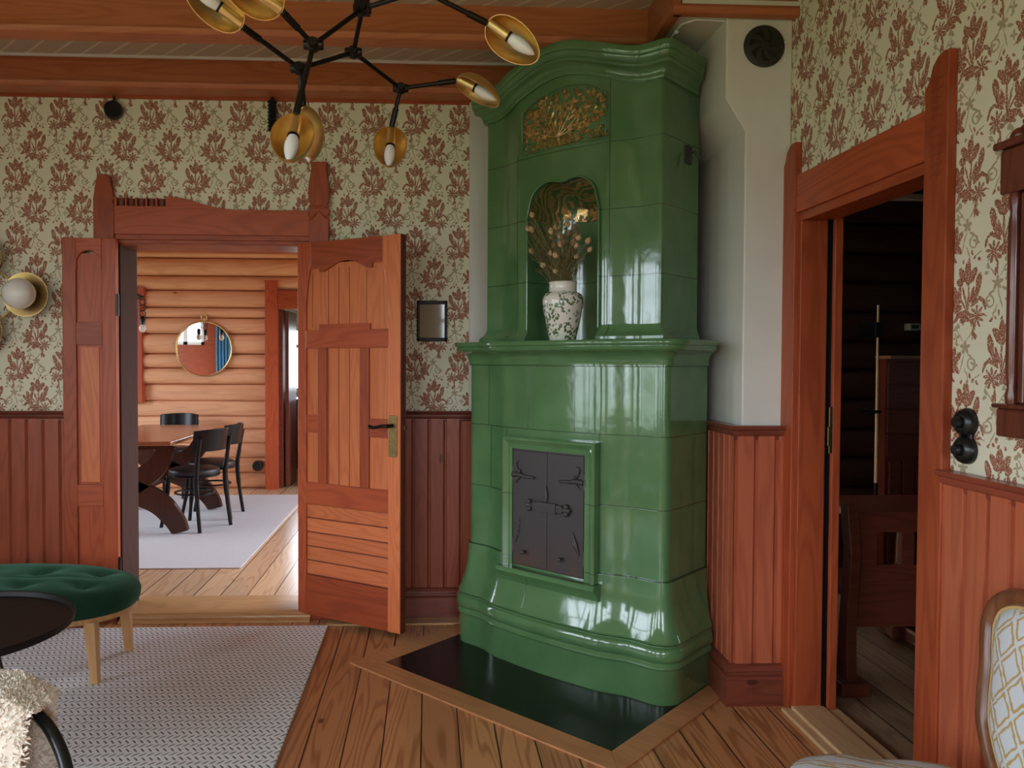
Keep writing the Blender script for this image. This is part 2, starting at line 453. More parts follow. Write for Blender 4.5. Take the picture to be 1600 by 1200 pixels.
def gold_hood():
    t = NT('gold_lustre_relief')
    co = t.coord()
    wv = t.N('ShaderNodeTexWave', wave_type='RINGS'); t.L(t.mapping(co, loc=(.1, 0, -2.1)), wv.inputs['Vector'])
    wv.inputs['Scale'].default_value = 14; wv.inputs['Distortion'].default_value = 9; wv.inputs['Detail'].default_value = 2; wv.inputs['Detail Scale'].default_value = 1.2
    mk = t.rng(wv.outputs['Fac'], .45, .58)
    c = t.mix(mk, (.06, .11, .035), (.62, .36, .15))
    t.set(color=c, rough=.2, metal=t.math('MULTIPLY', mk, .7), coat=.5)
    t.bump(wv.outputs['Fac'], .4, .004)
    return t.m
M['hood'] = gold_hood()
M['lustre'] = plain('gold_lustre', (.62, .42, .18), .30, .7, var=.3, scale=30, coat=.4)
M['lustre_green'] = plain('olive_lustre', (.26, .24, .08), .28, .4, var=.3, scale=30, coat=.5)

def iron():
    t = NT('cast_iron')
    co = t.coord(); s = t.sep(co)
    n = t.noise(co, 90, 3); r = t.noise(co, 9, 4)
    rust = t.math('MULTIPLY', t.rng(r.outputs['Fac'], .35, .65), t.rng(s[2], .62, .48))
    t.set(color=t.mix(rust, (.052, .044, .043), (.085, .045, .030)), rough=.5, metal=.15)
    t.bump(n.outputs['Fac'], .25, .002)
    return t.m
M['iron'] = iron()

def rug_mat():
    t = NT('woven_rug')
    s = t.sep(t.coord())
    q = t.math('DIVIDE', s[0], .027); r = t.math('DIVIDE', s[1], .033)
    row = t.math('FLOOR', r)
    sh = t.math('MULTIPLY', t.math('MODULO', row, 2.0), .5)
    qx = t.math('ADD', q, sh)
    fx = t.math('SUBTRACT', t.math('SUBTRACT', qx, t.math('FLOOR', qx)), .5)
    fy = t.math('SUBTRACT', t.math('SUBTRACT', r, row), .5)
    sgn = t.math('SUBTRACT', t.math('MULTIPLY', t.math('MODULO', row, 2.0), 1.9), .95)
    fx2 = t.math('ADD', fx, t.math('MULTIPLY', fy, sgn))
    d = t.math('ADD', t.math('POWER', t.math('DIVIDE', fx2, .17), 2.0), t.math('POWER', t.math('DIVIDE', fy, .40), 2.0))
    nz = t.noise(t.coord(), 220, 2)
    m = t.rng(t.math('ADD', d, t.math('MULTIPLY', t.math('SUBTRACT', nz.outputs['Fac'], .5), .8)), 1.2, .7)
    big = t.noise(t.coord(), 2.5, 2)
    c = t.mix(t.rng(nz.outputs['Fac'], .3, .7), (.76, .77, .79), (.90, .90, .92))
    c = t.mix(m, c, (.20,.185,.18))
    t.set(color=c, rough=.95, spec=.1)
    t.bump(t.math('SUBTRACT', t.math('MULTIPLY', nz.outputs['Fac'], .4), m), .6, .006)
    return t.m
M['rug'] = rug_mat()

def flat_rug():
    t = NT('flat_woven_grey_rug')
    co = t.coord()
    n = t.noise(t.mapping(co, sc=(3, 40, 1)), 6, 4); b = t.noise(co, 3, 3)
    c = t.mix(n.outputs['Fac'], (.44, .45, .46), (.68, .68, .67))
    c = t.mix(t.math('MULTIPLY', b.outputs['Fac'], .5), c, (.52, .52, .54))
    t.set(color=c, rough=.95, spec=.1)
    return t.m
M['rug_d'] = flat_rug()

def velvet():
    t = NT('green_velvet')
    n = t.noise(t.coord(), 14, 3)
    t.set(color=t.mix(n.outputs['Fac'], (.008, .038, .022), (.018, .062, .037)), rough=.85, sheen=.25, spec=.1)
    t.p.inputs['Sheen Tint'].default_value = (.25, .6, .4, 1)
    return t.m
M['velvet'] = velvet()

def ceramic_floral():
    t = NT('green_flowered_ceramic')
    co = t.coord()
    nz = t.noise(co, 30, 2)
    v = t.vmath('ADD', co, t.vmath('MULTIPLY', t.vmath('SUBTRACT', nz.outputs['Color'], (.5, .5, .5)), (.02, .02, .02)))
    a = t.N('ShaderNodeTexVoronoi'); t.L(v, a.inputs['Vector']); a.inputs['Scale'].default_value = 75
    b = t.N('ShaderNodeTexVoronoi', feature='DISTANCE_TO_EDGE'); t.L(v, b.inputs['Vector']); b.inputs['Scale'].default_value = 17
    cl = t.noise(co, 24, 2)
    leaf = t.math('MULTIPLY', t.rng(a.outputs['Distance'], .58, .46), t.rng(cl.outputs['Fac'], .47, .50))
    stem = t.rng(b.outputs['Distance'], .05, .03)
    s = t.sep(co)
    m = t.math('MULTIPLY', leaf, t.math('LESS_THAN', s[2], .222))
    c = t.mix(m, (.72, .69, .62), (.07, .13, .045))
    t.set(color=c, rough=.2, coat=.4)
    return t.m
M['vase'] = ceramic_floral()

def trellis():
    t = NT('pale_trellis_upholstery')
    co = t.coord()
    s = t.sep(co)
    nz = t.noise(co, 38, 3)
    k = t.math('MULTIPLY', t.math('SUBTRACT', nz.outputs['Fac'], .5), .35)
    hx = t.math('ADD', s[1], t.math('MULTIPLY', s[0], .6))
    p1 = t.math('ADD', t.math('DIVIDE', hx, .085), t.math('DIVIDE', s[2], .11))
    p2 = t.math('SUBTRACT', t.math('DIVIDE', hx, .085), t.math('DIVIDE', s[2], .11))
    def tri(p): return t.math('ABSOLUTE', t.math('SUBTRACT', t.math('SUBTRACT', p, t.math('FLOOR', p)), .5))
    e = t.math('ADD', t.math('MINIMUM', tri(p1), tri(p2)), t.math('MULTIPLY', k, .75))
    edge = t.math('MULTIPLY', t.rng(e, .05, .075), t.rng(e, .175, .14))
    c = t.mix(edge, (.62, .66, .68), (.50, .34, .13))
    t.set(color=c, rough=.8, spec=.2)
    t.bump(nz.outputs['Fac'], .3, .003)
    return t.m
M['trellis'] = trellis()
M['gimp'] = plain('gold_braid', (.55, .37, .13), .6)
M['walnut'] = wood('walnut_chair_frame', (.19, .072, .03), (.09, .03, .014), 'z', rough=.25, coat=.5, tone=0, knots=0)
M['maho'] = wood('mahogany_case', (.14, .035, .018), (.05, .013, .008), 'z', rough=.16, coat=.7, tone=0, knots=0)
M['bench'] = wood('red_settle_wood', (.15, .036, .018), (.075, .017, .009), 'x', tone=.03, knots=0)

def fleece():
    t = NT('cream_fleece')
    n = t.noise(t.coord(), 40, 3)
    t.set(color=t.mix(n.outputs['Fac'], (.74, .64, .52), (.90, .83, .72)), rough=.95, sheen=.3, spec=.05)
    return t.m
M['fleece'] = fleece()

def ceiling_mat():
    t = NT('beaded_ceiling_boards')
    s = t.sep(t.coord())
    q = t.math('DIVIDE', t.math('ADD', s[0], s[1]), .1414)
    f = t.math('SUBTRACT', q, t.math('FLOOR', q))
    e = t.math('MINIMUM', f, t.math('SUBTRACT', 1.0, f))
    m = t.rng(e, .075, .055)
    c = t.mix(m, (.52, .45, .34), (.74, .69, .55))  # paler stripes paint the highlights along the beads
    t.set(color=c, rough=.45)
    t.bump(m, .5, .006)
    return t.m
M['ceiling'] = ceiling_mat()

def print_paper():
    t = NT('printed_sheet')
    s = t.sep(t.coord())
    n = t.noise(t.mapping(t.coord(), sc=(300, 1, 60)), 1.0, 2)
    l = t.math('SINE', t.math('MULTIPLY', s[2], 900.0))
    m = t.math('MULTIPLY', t.rng(l, .2, .6), t.rng(n.outputs['Fac'], .45, .55))
    t.set(color=t.mix(t.math('MULTIPLY', m, .5), (.26, .20, .13), (.12, .09, .06)), rough=.05, coat=.35, coatr=.02)
    return t.m
M['print'] = print_paper()

# ------------------------------------------------------------------ daylight openings (portals guide the sky through the windows)
def portal(name, x, y, z, w, h, rot):
    l = bpy.data.lights.new(name, 'AREA'); l.shape = 'RECTANGLE'; l.size = w; l.size_y = h
    l.cycles.is_portal = True
    o = bpy.data.objects.new(name, l); C.objects.link(o); o.location = (x, y, z); o.rotation_euler = rot
    return o
TO_PX = (pi / 2, 0, -pi / 2)   # shines towards +X
TO_NX = (pi / 2, 0, pi / 2)
TO_PY = (pi / 2, 0, 0)
TO_NY = (pi / 2, 0, pi)

# ------------------------------------------------------------------ the setting
XR, XL, YB, YF, ZC = 1.53, -3.3, 4.405, -2.2, 3.07

def slab(axis, lo, hi, a0, a1, z0, z1, openings=()):
    """wall slab; axis 'y' = facing along y, spanning x a0..a1"""
    mb = MB()
    cuts = sorted({a0, a1} | {q for o in openings for q in o[:2]})
    for a, b in zip(cuts, cuts[1:]):
        mid = (a + b) / 2; spans = [(z0, z1)]
        for o in openings:
            if o[0] <= mid <= o[1]:
                spans = [(p, q) for s0, s1 in spans for p, q in ((s0, o[2]), (o[3], s1)) if q - p > 1e-4]
        for p, q in spans:
            if axis == 'y': mb.box(a, b, lo, hi, p, q)
            else: mb.box(lo, hi, a, b, p, q)
    return mb

DOOR_L = (-1.71, -.67, 0, 2.104)      # doorway to the dining room
DOOR_R = (2.314, 3.136, 0, 2.067)     # doorway to the dark room
MB().box(XL, XR, YF, 4.405, -.1, 0).build('floor', M['floor'], kind='structure')
MB().box(-5.2, 1.6, 4.405, 9.0, -.1, 0).box(-1.72, -1.2, 9.0, 12, -.1, 0).build('floor_dining', M['floor_d'], kind='structure')
MB().box(1.53, 5.2, 1.2, 5.4, -.1, 0).build('floor_games', M['floor_g'], kind='structure')
slab('y', YB, 4.6, XL, XR + .15, 0, ZC, [DOOR_L]).build('wall_back', M['paper_x'], kind='structure')
slab('x', XR, 1.66, YF, YB, 0, ZC, [DOOR_R]).build('wall_right', M['paper_y'], kind='structure')
WINL = [(1.5, 2.25, .75, 2.5), (.1, 1.0, .75, 2.6), (-1.9, -.3, .75, 2.6)]
WINF = [(-2.5, -1.1, .75, 2.6), (.13, 1.3, .75, 2.6)]
slab('x', XL - .15, XL, YF - .15, YB, 0, ZC, WINL).build('wall_left', M['paper_y'], kind='structure')
slab('y', YF - .15, YF, XL, XR + .15, 0, ZC, WINF).build('wall_front', M['paper_x'], kind='structure')
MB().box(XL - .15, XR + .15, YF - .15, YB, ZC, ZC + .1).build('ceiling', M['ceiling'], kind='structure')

def window(n, axis, pos, a0, a1, z0, z1, mat='white'):
    mb = MB(); w = .05
    def b(p, q, r, s_):
        if axis == 'x': mb.box(pos - .03, pos + .03, p, q, r, s_)
        else: mb.box(p, q, pos - .03, pos + .03, r, s_)
    b(a0, a0 + w, z0, z1); b(a1 - w, a1, z0, z1); b(a0, a1, z0, z0 + w); b(a0, a1, z1 - w, z1)
    m = (a0 + a1) / 2
    b(m - .035, m + .035, z0, z1); b(a0, a1, z0 + (z1 - z0) * .68, z0 + (z1 - z0) * .68 + .05)
    return mb.build('window_%d' % n, M[mat], kind='structure')
for k, w in enumerate(WINL):
    window(k + 1, 'x', XL - .08, *w); portal('daylight_portal', XL - .14, (w[0] + w[1]) / 2, (w[2] + w[3]) / 2, w[1] - w[0], w[3] - w[2], TO_PX)
for k, w in enumerate(WINF):
    window(k + 4, 'y', YF - .08, *w); portal('daylight_portal', (w[0] + w[1]) / 2, YF - .14, (w[2] + w[3]) / 2, w[1] - w[0], w[3] - w[2], TO_PY)

# dining room shell
YD = 8.983
WIND = [(4.8, 6.5, .45, 2.6), (6.75, 8.6, .45, 2.6)]
slab('x', 1.0, 1.15, 4.6, 9.0, 0, 2.95, WIND).build('wall_dining_right', M['log'], kind='structure')
for k, w in enumerate(WIND):
    window(k + 6, 'x', 1.08, *w); portal('daylight_portal', 1.14, (w[0] + w[1]) / 2, (w[2] + w[3]) / 2, w[1] - w[0], w[3] - w[2], TO_NX)
WINDL_ADDED = [(5.4, 7.4, .45, 2.6)]  # unseen window, added to brighten the dining room
slab('x', -5.2, -5.05, 4.6, 9.0, 0, 2.95, WINDL_ADDED).build('wall_dining_left', M['log'], kind='structure')
window(11, 'x', -5.12, *WINDL_ADDED[0]); portal('daylight_portal', -5.19, 6.4, 1.525, 2.0, 2.15, TO_PX)
NEARW = [(-4.35, -3.72, 1.72, 2.45)]
slab('y', 4.6, 4.64, -5.05, 1.0, 0, 2.95, [DOOR_L, *NEARW]).build('wall_dining_near', M['red_x'], kind='structure')
window(8, 'y', 4.62, *NEARW[0]); portal('daylight_portal', -4.035, 4.59, 2.085, .63, .73, TO_PY)
MB().box(-5.2, 1.15, 4.6, 9.1, 2.95, 3.05).build('ceiling_dining', M['red_x'], kind='structure')
# far wall of round logs, each course its own bulge, with a doorway in it
rows = [2.95, 2.80, 2.689, 2.609, 2.407, 2.247, 2.051, 1.935, 1.754, 1.528, 1.368, 1.186, .996, .821, .675, .514, .345, .177, 0]
lg = MB()
random.seed(4)
for (xa, xb) in ((-5.05, -1.72), (-1.28, 1.0)):
    for zt, zb in zip(rows, rows[1:]):
        c0, h = (zt + zb) / 2, (zt - zb) / 2
        flat = .045 if zt < 1.2 else .11
        rings = []
        for i in range(15):
            x = xa + (xb - xa) * i / 14
            j = random.uniform(-.006, .006)
            rings.append([(x, YD - flat * max(0, sin(pi * k / 8)) ** .55 + j * sin(pi * k / 8), c0 + h * cos(pi * k / 8)) for k in range(9)] + [(x, YD + .15, zb), (x, YD + .15, zt)])
        lg.loft(rings)
for zt, zb in zip(rows[:5], rows[1:6]):
    c0, h = (zt + zb) / 2, (zt - zb) / 2
    if zb < 2.04: c0, h = (zt + 2.04) / 2, (zt - 2.04) / 2
    lg.loft([[(x, YD - .11 * max(0, sin(pi * k / 8)) ** .55, c0 + h * cos(pi * k / 8)) for k in range(9)] + [(x, YD + .15, c0 - h), (x, YD + .15, c0 + h)] for x in (-1.72, -1.28)])
lg.build('wall_dining_far', M['log'], smooth=50, kind='structure')
# casing of the far doorway
MB().box(-1.844, -1.706, YD - .14, YD - .04, 0, 2.357).build('trim_1', M['red_z'], bevel=.004, kind='structure')
MB().box(-1.706, -1.25, YD - .13, YD - .03, 2.037, 2.248).build('trim_2', M['red_x'], bevel=.004, kind='structure')
MB().box(-1.72, -1.66, YD - .06, YD + .15, 0, 2.037).build('trim_3', M['dark_x'], bevel=.004, kind='structure')
d = MB().box(-1.64, -1.60, YD - .02, YD + .5, .02, 2.02).build('door_3', M['dark_x'], bevel=.004, kind='structure')
# board beside a window at the far left
MB().box(-3.40, -3.204, YD - .135, YD - .03, .981, 2.06).box(-3.6, -3.176, YD - .145, YD - .03, 2.055, 2.272).build('trim_4', M['red_z'], bevel=.004, kind='structure')
# kitchen beyond
slab('y', 11.6, 11.7, -2.6, .4, 0, 2.9, [(-2.2, -.6, 1.0, 1.95)]).build('wall_kitchen_far', M['plaster'], kind='structure')
portal('daylight_portal', -1.4, 11.69, 1.48, 1.6, .95, TO_NY)
window(9, 'y', 11.65, -2.2, -.6, 1.0, 1.95)
slab('x', -2.7, -2.6, 9.13, 11.7, 0, 2.9).build('wall_kitchen_left', M['plaster'], kind='structure')
slab('x', .4, .5, 9.13, 11.7, 0, 2.9).build('wall_kitchen_right', M['plaster'], kind='structure')
MB().box(-2.7, .5, 9.13, 11.7, 2.9, 3.0).build('ceiling_kitchen', M['plaster'], kind='structure')
MB().box(-2.7, .5, 9.0, 11.7, -.12, -.001).build('floor_kitchen', M['floor_d'], kind='structure')

# dark room shell
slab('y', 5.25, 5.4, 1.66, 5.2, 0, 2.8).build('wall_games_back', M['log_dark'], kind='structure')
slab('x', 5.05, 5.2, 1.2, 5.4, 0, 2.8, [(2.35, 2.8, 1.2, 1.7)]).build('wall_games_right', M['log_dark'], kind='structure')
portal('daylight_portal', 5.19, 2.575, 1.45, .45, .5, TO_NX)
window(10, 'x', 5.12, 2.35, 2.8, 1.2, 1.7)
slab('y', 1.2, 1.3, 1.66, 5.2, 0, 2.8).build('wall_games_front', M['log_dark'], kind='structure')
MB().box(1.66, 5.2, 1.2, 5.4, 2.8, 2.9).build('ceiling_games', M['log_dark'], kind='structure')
lg = MB()
for k in range(14):
    c0, h = .1 + .2 * k, .1
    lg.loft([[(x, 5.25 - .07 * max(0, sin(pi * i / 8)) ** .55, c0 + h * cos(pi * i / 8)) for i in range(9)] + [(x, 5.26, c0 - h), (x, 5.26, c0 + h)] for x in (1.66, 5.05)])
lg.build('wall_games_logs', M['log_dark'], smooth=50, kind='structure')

# wainscot: upright boards with a chamfered bead, one mesh per wall run
def boards_y(a0, a1, start, z0, z1, face, sgn, pitch=.09):
    """boards on a wall facing -y (profile in x)"""
    pts = [(a0, face)]
    k = math.floor((a0 - start) / pitch)
    while True:
        x = start + k * pitch; k += 1
        if x > a1: break
        for dx, dy in ((-.021, 0), (-.009, .013), (-.003, .013), (0, 0)):
            if a0 < x + dx < a1: pts.append((x + dx, face + dy))
    pts.append((a1, face))
    return pts
def wains(name, pts, back, z0, z1, swap=False):
    n = len(pts); mb = MB()
    def P(a, b, z): return (b, a, z) if swap else (a, b, z)
    vs = [P(a, b, z0) for a, b in pts] + [P(a, b, z1) for a, b in pts]
    fs = [(i, i + 1, n + i + 1, n + i) for i in range(n - 1)]
    mb.add(vs, fs)
    mb.add([P(pts[0][0], back, z0), P(pts[-1][0], back, z0), P(pts[-1][0], back, z1), P(pts[0][0], back, z1)], [(0, 1, 2, 3)])
    o = mb.build(name, M['wain_back' if 'back' in name else 'wain'], kind='structure')
    return o
DADO = 1.165
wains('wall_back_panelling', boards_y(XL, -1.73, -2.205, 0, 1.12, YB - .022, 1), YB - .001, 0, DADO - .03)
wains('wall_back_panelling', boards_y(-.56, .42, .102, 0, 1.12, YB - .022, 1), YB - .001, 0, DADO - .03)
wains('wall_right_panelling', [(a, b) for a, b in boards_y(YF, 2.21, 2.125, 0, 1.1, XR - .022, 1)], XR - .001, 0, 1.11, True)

RAIL = [(0, -.052), (.016, -.052), (.020, -.046), (.020, -.038), (.030, -.032), (.034, -.022), (.034, -.014), (.046, -.008), (.050, 0), (.046, .006), (0, .006)]
BASEP = [(0, 0), (.034, 0), (.034, .118), (.030, .124), (.020, .128), (.020, .140), (.026, .146), (.022, .158), (.012, .168), (0, .170)]
def rail(name, path, z, m, prof=RAIL):
    return MB().sweep([(o, z + q) for o, q in prof], path).build(name, M[m], smooth=30, kind='structure')
rail('trim_5', [(XL, YB), (-1.83, YB)], DADO, 'dark_x')
rail('trim_6', [(-.56, YB), (.19, YB)], DADO, 'dark_x')
rail('trim_7', [(.19, YB - .012), (.42, YB - .012)], DADO + .002, 'dark_x')
rail('trim_8', [(XR, 2.212), (XR, YF)], 1.133, 'dark_y')
MB().sweep(BASEP, [(XL, YB - .022), (-1.83, YB - .022)]).build('baseboard_back_left', M['dark_x'], smooth=30, kind='structure')
MB().sweep(BASEP, [(-.56, YB - .022), (.42, YB - .022)]).build('baseboard_back_right', M['dark_x'], smooth=30, kind='structure')
MB().sweep(BASEP, [(XR - .022, 2.20), (XR - .022, YF)]).build('baseboard_right', M['dark_y'], smooth=30, kind='structure')
MB().box(-.56, .42, YB - .16, YB - .056, 0, .012).build('trim_9', M['thresh'], bevel=.003, kind='structure')

# white plaster strip beside the stove, and the chimney box in the corner
MB().box(.225, .75, YB - .03, YB, DADO, 2.90).build('wall_chimney_left', M['plaster'], bevel=.003, kind='structure')
CHF, CHX, CHJ = 3.25, 1.332, 1.246
cb = MB().prism([(XR, 0), (CHX, 0), (CHX, 2.427), (CHJ, 2.564), (CHJ, 2.90), (XR, 2.90)], XZ(CHF), 0, YB - CHF)
cb.build('wall_chimney', M['plaster'], bevel=.006, kind='structure')
fr = boards_y(CHX - .045, XR - .02, 1.395, 0, 1.15, CHF - .03, 1, .088)
wains('wall_chimney_panelling', fr, CHF - .001, 0, 1.14)
sd = boards_y(CHF - .03, 3.62, 3.335, 0, 1.15, CHX - .045, 1, .062)
wains('wall_chimney_side_panelling', sd, CHX - .001, 0, 1.14, True)
rail('trim_10', [(CHX - .02, 3.62), (CHX - .02, CHF - .006), (XR - .015, CHF - .006)], 1.178, 'dark_x', [(o, z * 1.05) for o, z in RAIL])
MB().sweep(BASEP, [(CHX - .045, 3.62), (CHX - .045, CHF - .03), (XR - .02, CHF - .03)]).build('baseboard_chimney', M['dark_x'], smooth=30, kind='structure')
MB().box(1.035, XR, CHF - .05, YB, 2.898, 2.95).build('ceiling_soffit', M['plaster'], kind='structure')

# ceiling beams
def beam_prof(y0, y1, z0, z1):
    return [(y1, z1), (y1, z0), (y0 + .03, z0), (y0 + .012, z0 + .004), (y0 + .004, z0 + .014), (y0, z0 + .026), (y0 + .002, z0 + .032), (y0 + .012, z0 + .036), (y0 + .018, z0 + .05), (y0 + .018, z1)]
def beam_x(name, x0, x1, y0, y1, z0, z1):
    return MB().loft([[(x, y, z) for y, z in beam_prof(y0, y1, z0, z1)] for x in (x0, x1)]).build(name, M['beam_x'], smooth=35, kind='structure')
beam_x('beam_1', XL, 1.03, 4.25, YB, 2.906, ZC)
beam_x('beam_2', XL, 1.035, 3.555, 3.66, 2.906, ZC)
beam_x('beam_3', XL, XR, 1.9, 2.02, 2.906, ZC)
beam_x('beam_4', XL, XR, .3, .42, 2.906, ZC)
beam_x('beam_5', 1.0, XR, 3.185, 3.23, 2.888, ZC)
MB().loft([[(x + .99 - 0, y, z) for x, z in [(.05, ZC), (.05, 2.888), (.02, 2.888), (.008, 2.893), (0, 2.91), (.008, 2.924), (.012, 2.94), (.012, ZC)]] for y in (3.2, 3.60)]).build('beam_6', M['beam_y'], smooth=35, kind='structure')
MB().box(XL, 1.0, YB - .165, YB - .15, ZC - .012, ZC).box(XL, 1.0, 3.66, 3.672, ZC - .012, ZC).build('trim_11', M['white'], kind='structure')
MB().box(-3.3, .225, YB - .012, YB, 2.892, 2.906).build('trim_12', M['red_x'], kind='structure')

# ---- doorway to the dining room: posts, lintel, jambs, threshold
def post_outline(x0, x1, top, kind):
    w = x1 - x0
    if kind == 'plain':   # flared, chipped top
        return [(x0, 0), (x1, 0), (x1, top - .16), (x1 - .006, top - .14), (x1 + .003, top - .12), (x1 - .016, top - .05), (x1 - .022, top), (x1 - .035, top + .006), (x0 + .038, top + .004), (x0 + .024, top + .008), (x0 + .012, top - .05), (x0, top - .13)]
    return None
MB().prism(post_outline(-1.841, -1.73, 2.465, 'plain'), XZ(YB - .035), 0, .035).build('trim_13', M['red_z'], bevel=.003, kind='structure')
px0, px1 = -.668, -.558
xm = (px0 + px1) / 2
half = [(.055, 0), (.055, 2.25), (.050, 2.262), (.057, 2.272), (.060, 2.285), (.052, 2.30), (.047, 2.318), (.053, 2.335), (.057, 2.36), (.058, 2.40), (.052, 2.45), (.044, 2.49), (.041, 2.52), (.045, 2.552), (.040, 2.56), (.03, 2.553), (0, 2.556)]
ol = [(xm + a, b) for a, b in half] + [(xm - a, b) for a, b in reversed(half[:-1])]
MB().prism(ol, XZ(YB - .04), 0, .04).build('trim_14', M['red_z'], bevel=.003, kind='structure')
c = MB()      # the carved collar of the right post
c.tube([(xm - .055, YB - .042, 2.305), (xm + .055, YB - .042, 2.305)], .007, 8)
c.tube([(xm - .055, YB - .042, 2.235), (xm - .025, YB - .043, 2.255), (xm, YB - .043, 2.282), (xm + .025, YB - .043, 2.255), (xm + .055, YB - .042, 2.235)], .006, 8)
c.build('trim_15', M['red_z'], smooth=40, kind='structure')
# lintel: raised left end with five notched pegs, then an S curve down
lz = 2.146
ol = [(-1.73, lz), (-.668, lz), (-.668, 2.286), (-1.02, 2.286), (-1.10, 2.288), (-1.18, 2.298), (-1.25, 2.315), (-1.31, 2.334), (-1.36, 2.347), (-1.41, 2.352), (-1.448, 2.352)]
x = -1.452
for k in range(5):
    ol += [(x, 2.348), (x, 2.300), (x - .044, 2.300), (x - .044, 2.348)]
    x -= .0548
ol += [(-1.73, 2.346)]
MB().prism(ol, XZ(YB - .030), 0, .030).build('trim_16', M['red_x'], bevel=.002, kind='structure')
pg = MB(); x = -1.452
for k in range(5):
    pg.tube([(x - .022, YB - .008, 2.299), (x - .022, YB - .008, 2.342)], .0205, 14); x -= .0548
pg.build('trim_17', M['dark_x'], smooth=40, kind='structure')
MB().box(-1.73, -.668, YB - .022, YB, 2.118, 2.146).box(-1.71, -.67, YB - .012, YB + .06, 2.098, 2.118).build('trim_18', M['red_x'], bevel=.002, kind='structure')
MB().box(-1.73, -1.705, YB - .01, 4.64, 0, 2.104).box(-.675, -.65, YB + .005, 4.64, 0, 2.104).build('trim_19', M['jamb'], bevel=.002, kind='structure')
MB().box(-1.71, -.67, YB, 4.64, 2.09, 2.104).build('trim_20', M['red_x'], kind='structure')
TH = [(0, 0), (.105, 0), (.105, .012), (.085, .016), (.075, .020), (.072, .030), (.050, .034), (.045, .040), (.030, .042), (.0, .044)]
MB().loft([[(x, YB - o + .02, z) for o, z in TH] + [(x, 4.72, .034), (x, 4.74, 0)] for x in (-1.705, -.66)]).build('trim_21', M['thresh'], smooth=30, kind='structure')

# ---- doorway to the dark room
def side_post(name, y0, y1, z, flip):
    w = y1 - y0
    ol = [(y0, 0), (y1, 0), (y1, z - .09), (y1 - .2 * w, z - .065), (y1 - .32 * w, z - .03), (y1 - .55 * w, z - .008), (y0 + .2 * w, z), (y0 + .12 * w, z - .004), (y0, z - .002)]
    mb = MB().prism(ol, YZ(XR - .03), 0, .03)
    return mb.build(name, M['red_z'], bevel=.004, kind='structure')
side_post('trim_22', 2.207, 2.314, 2.366, 0)
side_post('trim_23', 3.150, 3.262, 2.36, 0)
MB().box(XR - .024, XR, 2.314, 3.150, 2.067, 2.22).build('trim_24', M['red_y'], bevel=.003, kind='structure')
MB().box(XR - .012, XR, 2.314, 3.150, 2.03, 2.067).box(XR, 1.66, 2.30, 3.14, 2.035, 2.067).build('trim_25', M['red_y'], bevel=.003, kind='structure')
MB().box(XR - .012, 1.632, 3.125, 3.150, .02, 2.035).build('trim_26', M['red_z'], bevel=.003, kind='structure')
MB().box(XR - .012, 1.66, 2.300, 2.318, .02, 2.035).build('trim_27', M['red_z'], bevel=.003, kind='structure')
MB().box(1.628, 1.66, 3.118, 3.14, .02, 2.035).build('trim_32', M['black_wood'], kind='structure')  # black strip in the jamb slit, standing in for a dark gap
MB().box(1.648, 1.682, 3.10, 3.16, .0, 2.04).build('trim_28', M['red_z'], bevel=.003, kind='structure')
cv = MB()   # little wavy gouges cut down the near post
for k in range(11):
    z = 2.29 - k * .028
    for y in (2.240, 2.268):
        cv.tube([(XR - .0305, y - .012, z + .006), (XR - .0305, y - .003, z - .003), (XR - .0305, y + .006, z + .003), (XR - .0305, y + .012, z - .005)], .0016, 5)
cv.build('trim_29', M['dark_y'], smooth=40, kind='structure')
MB().box(1.468, 1.505, 2.30, 3.14, 0, .016).box(1.505, 1.64, 2.30, 3.13, 0, .028).box(1.64, 1.70, 2.30, 3.14, 0, .02).build('trim_30', M['thresh_y'], bevel=.004, kind='structure')
lk = thing('strike_plate', 'narrow aged brass strike plate on the dark room doorway edge', 'strike plate', (1.64, 3.105, 1.17))
MB().box(1.633, 1.647, 3.098, 3.106, 1.08, 1.27).build('plate', M['brass_old'], lk, bevel=.002)
MB().box(1.626, 1.636, 3.094, 3.102, 1.11, 1.19).build('latch', M['brass_old'], lk, bevel=.002)

# ------------------------------------------------------------------ doors
PI = pi
door_r = bpy.data.objects.new('door_1', None); C.objects.link(door_r); door_r['kind'] = 'structure'
door_r.location = (-.735, 4.392, .035); door_r.rotation_euler = (0, 0, -radians(33))
LW, LH = .70, 2.07
MB().box(.055, .62, .012, .036, .19, LH - .12).build('panel_boards', M['pan_z'], door_r, True)
g = MB()
for x in (.215, .2875, .36):                      # joints of the upright centre boards
    g.box(x - .0015, x + .0015, .0105, .013, .70, 1.92)
g.box(.1, .1015, .0105, .013, 1.6, 1.9).box(.475, .4765, .0105, .013, 1.6, 1.9)
for k in range(6): g.box(.062, LW - .078, .010, .0125, .2225 + k * .0794, .2275 + k * .0794)
g.build('board_joint', M['dark_x'], door_r, True)
st = MB().prism([(0, 0), (.062, 0), (.062, 1.70), (.066, 1.78), (.078, 1.86), (.094, 1.93), (.10, 1.945), (.10, LH), (0, LH)], XZ(0), 0, .045)
st.build('stile', M['red_z'], door_r, True, bevel=.003)
st = MB().prism([(LW - .078, 0), (LW, 0), (LW, LH), (LW - .115, LH), (LW - .115, 1.93), (LW - .108, 1.90), (LW - .09, 1.82), (LW - .08, 1.74), (LW - .078, 1.66)], XZ(0), 0, .045)
st.build('stile', M['pan_z'], door_r, True, bevel=.003)
tr = [(.10, LH - .001), (.10, 1.925), (.155, 1.925), (.158, 1.905), (.19, 1.905), (.235, 1.925), (.29, 1.95), (.345, 1.958), (.40, 1.95), (.445, 1.93), (.48, 1.912), (.515, 1.908), (.52, 1.912), (.52, 1.935), (.585, 1.935), (.585, LH - .001)]
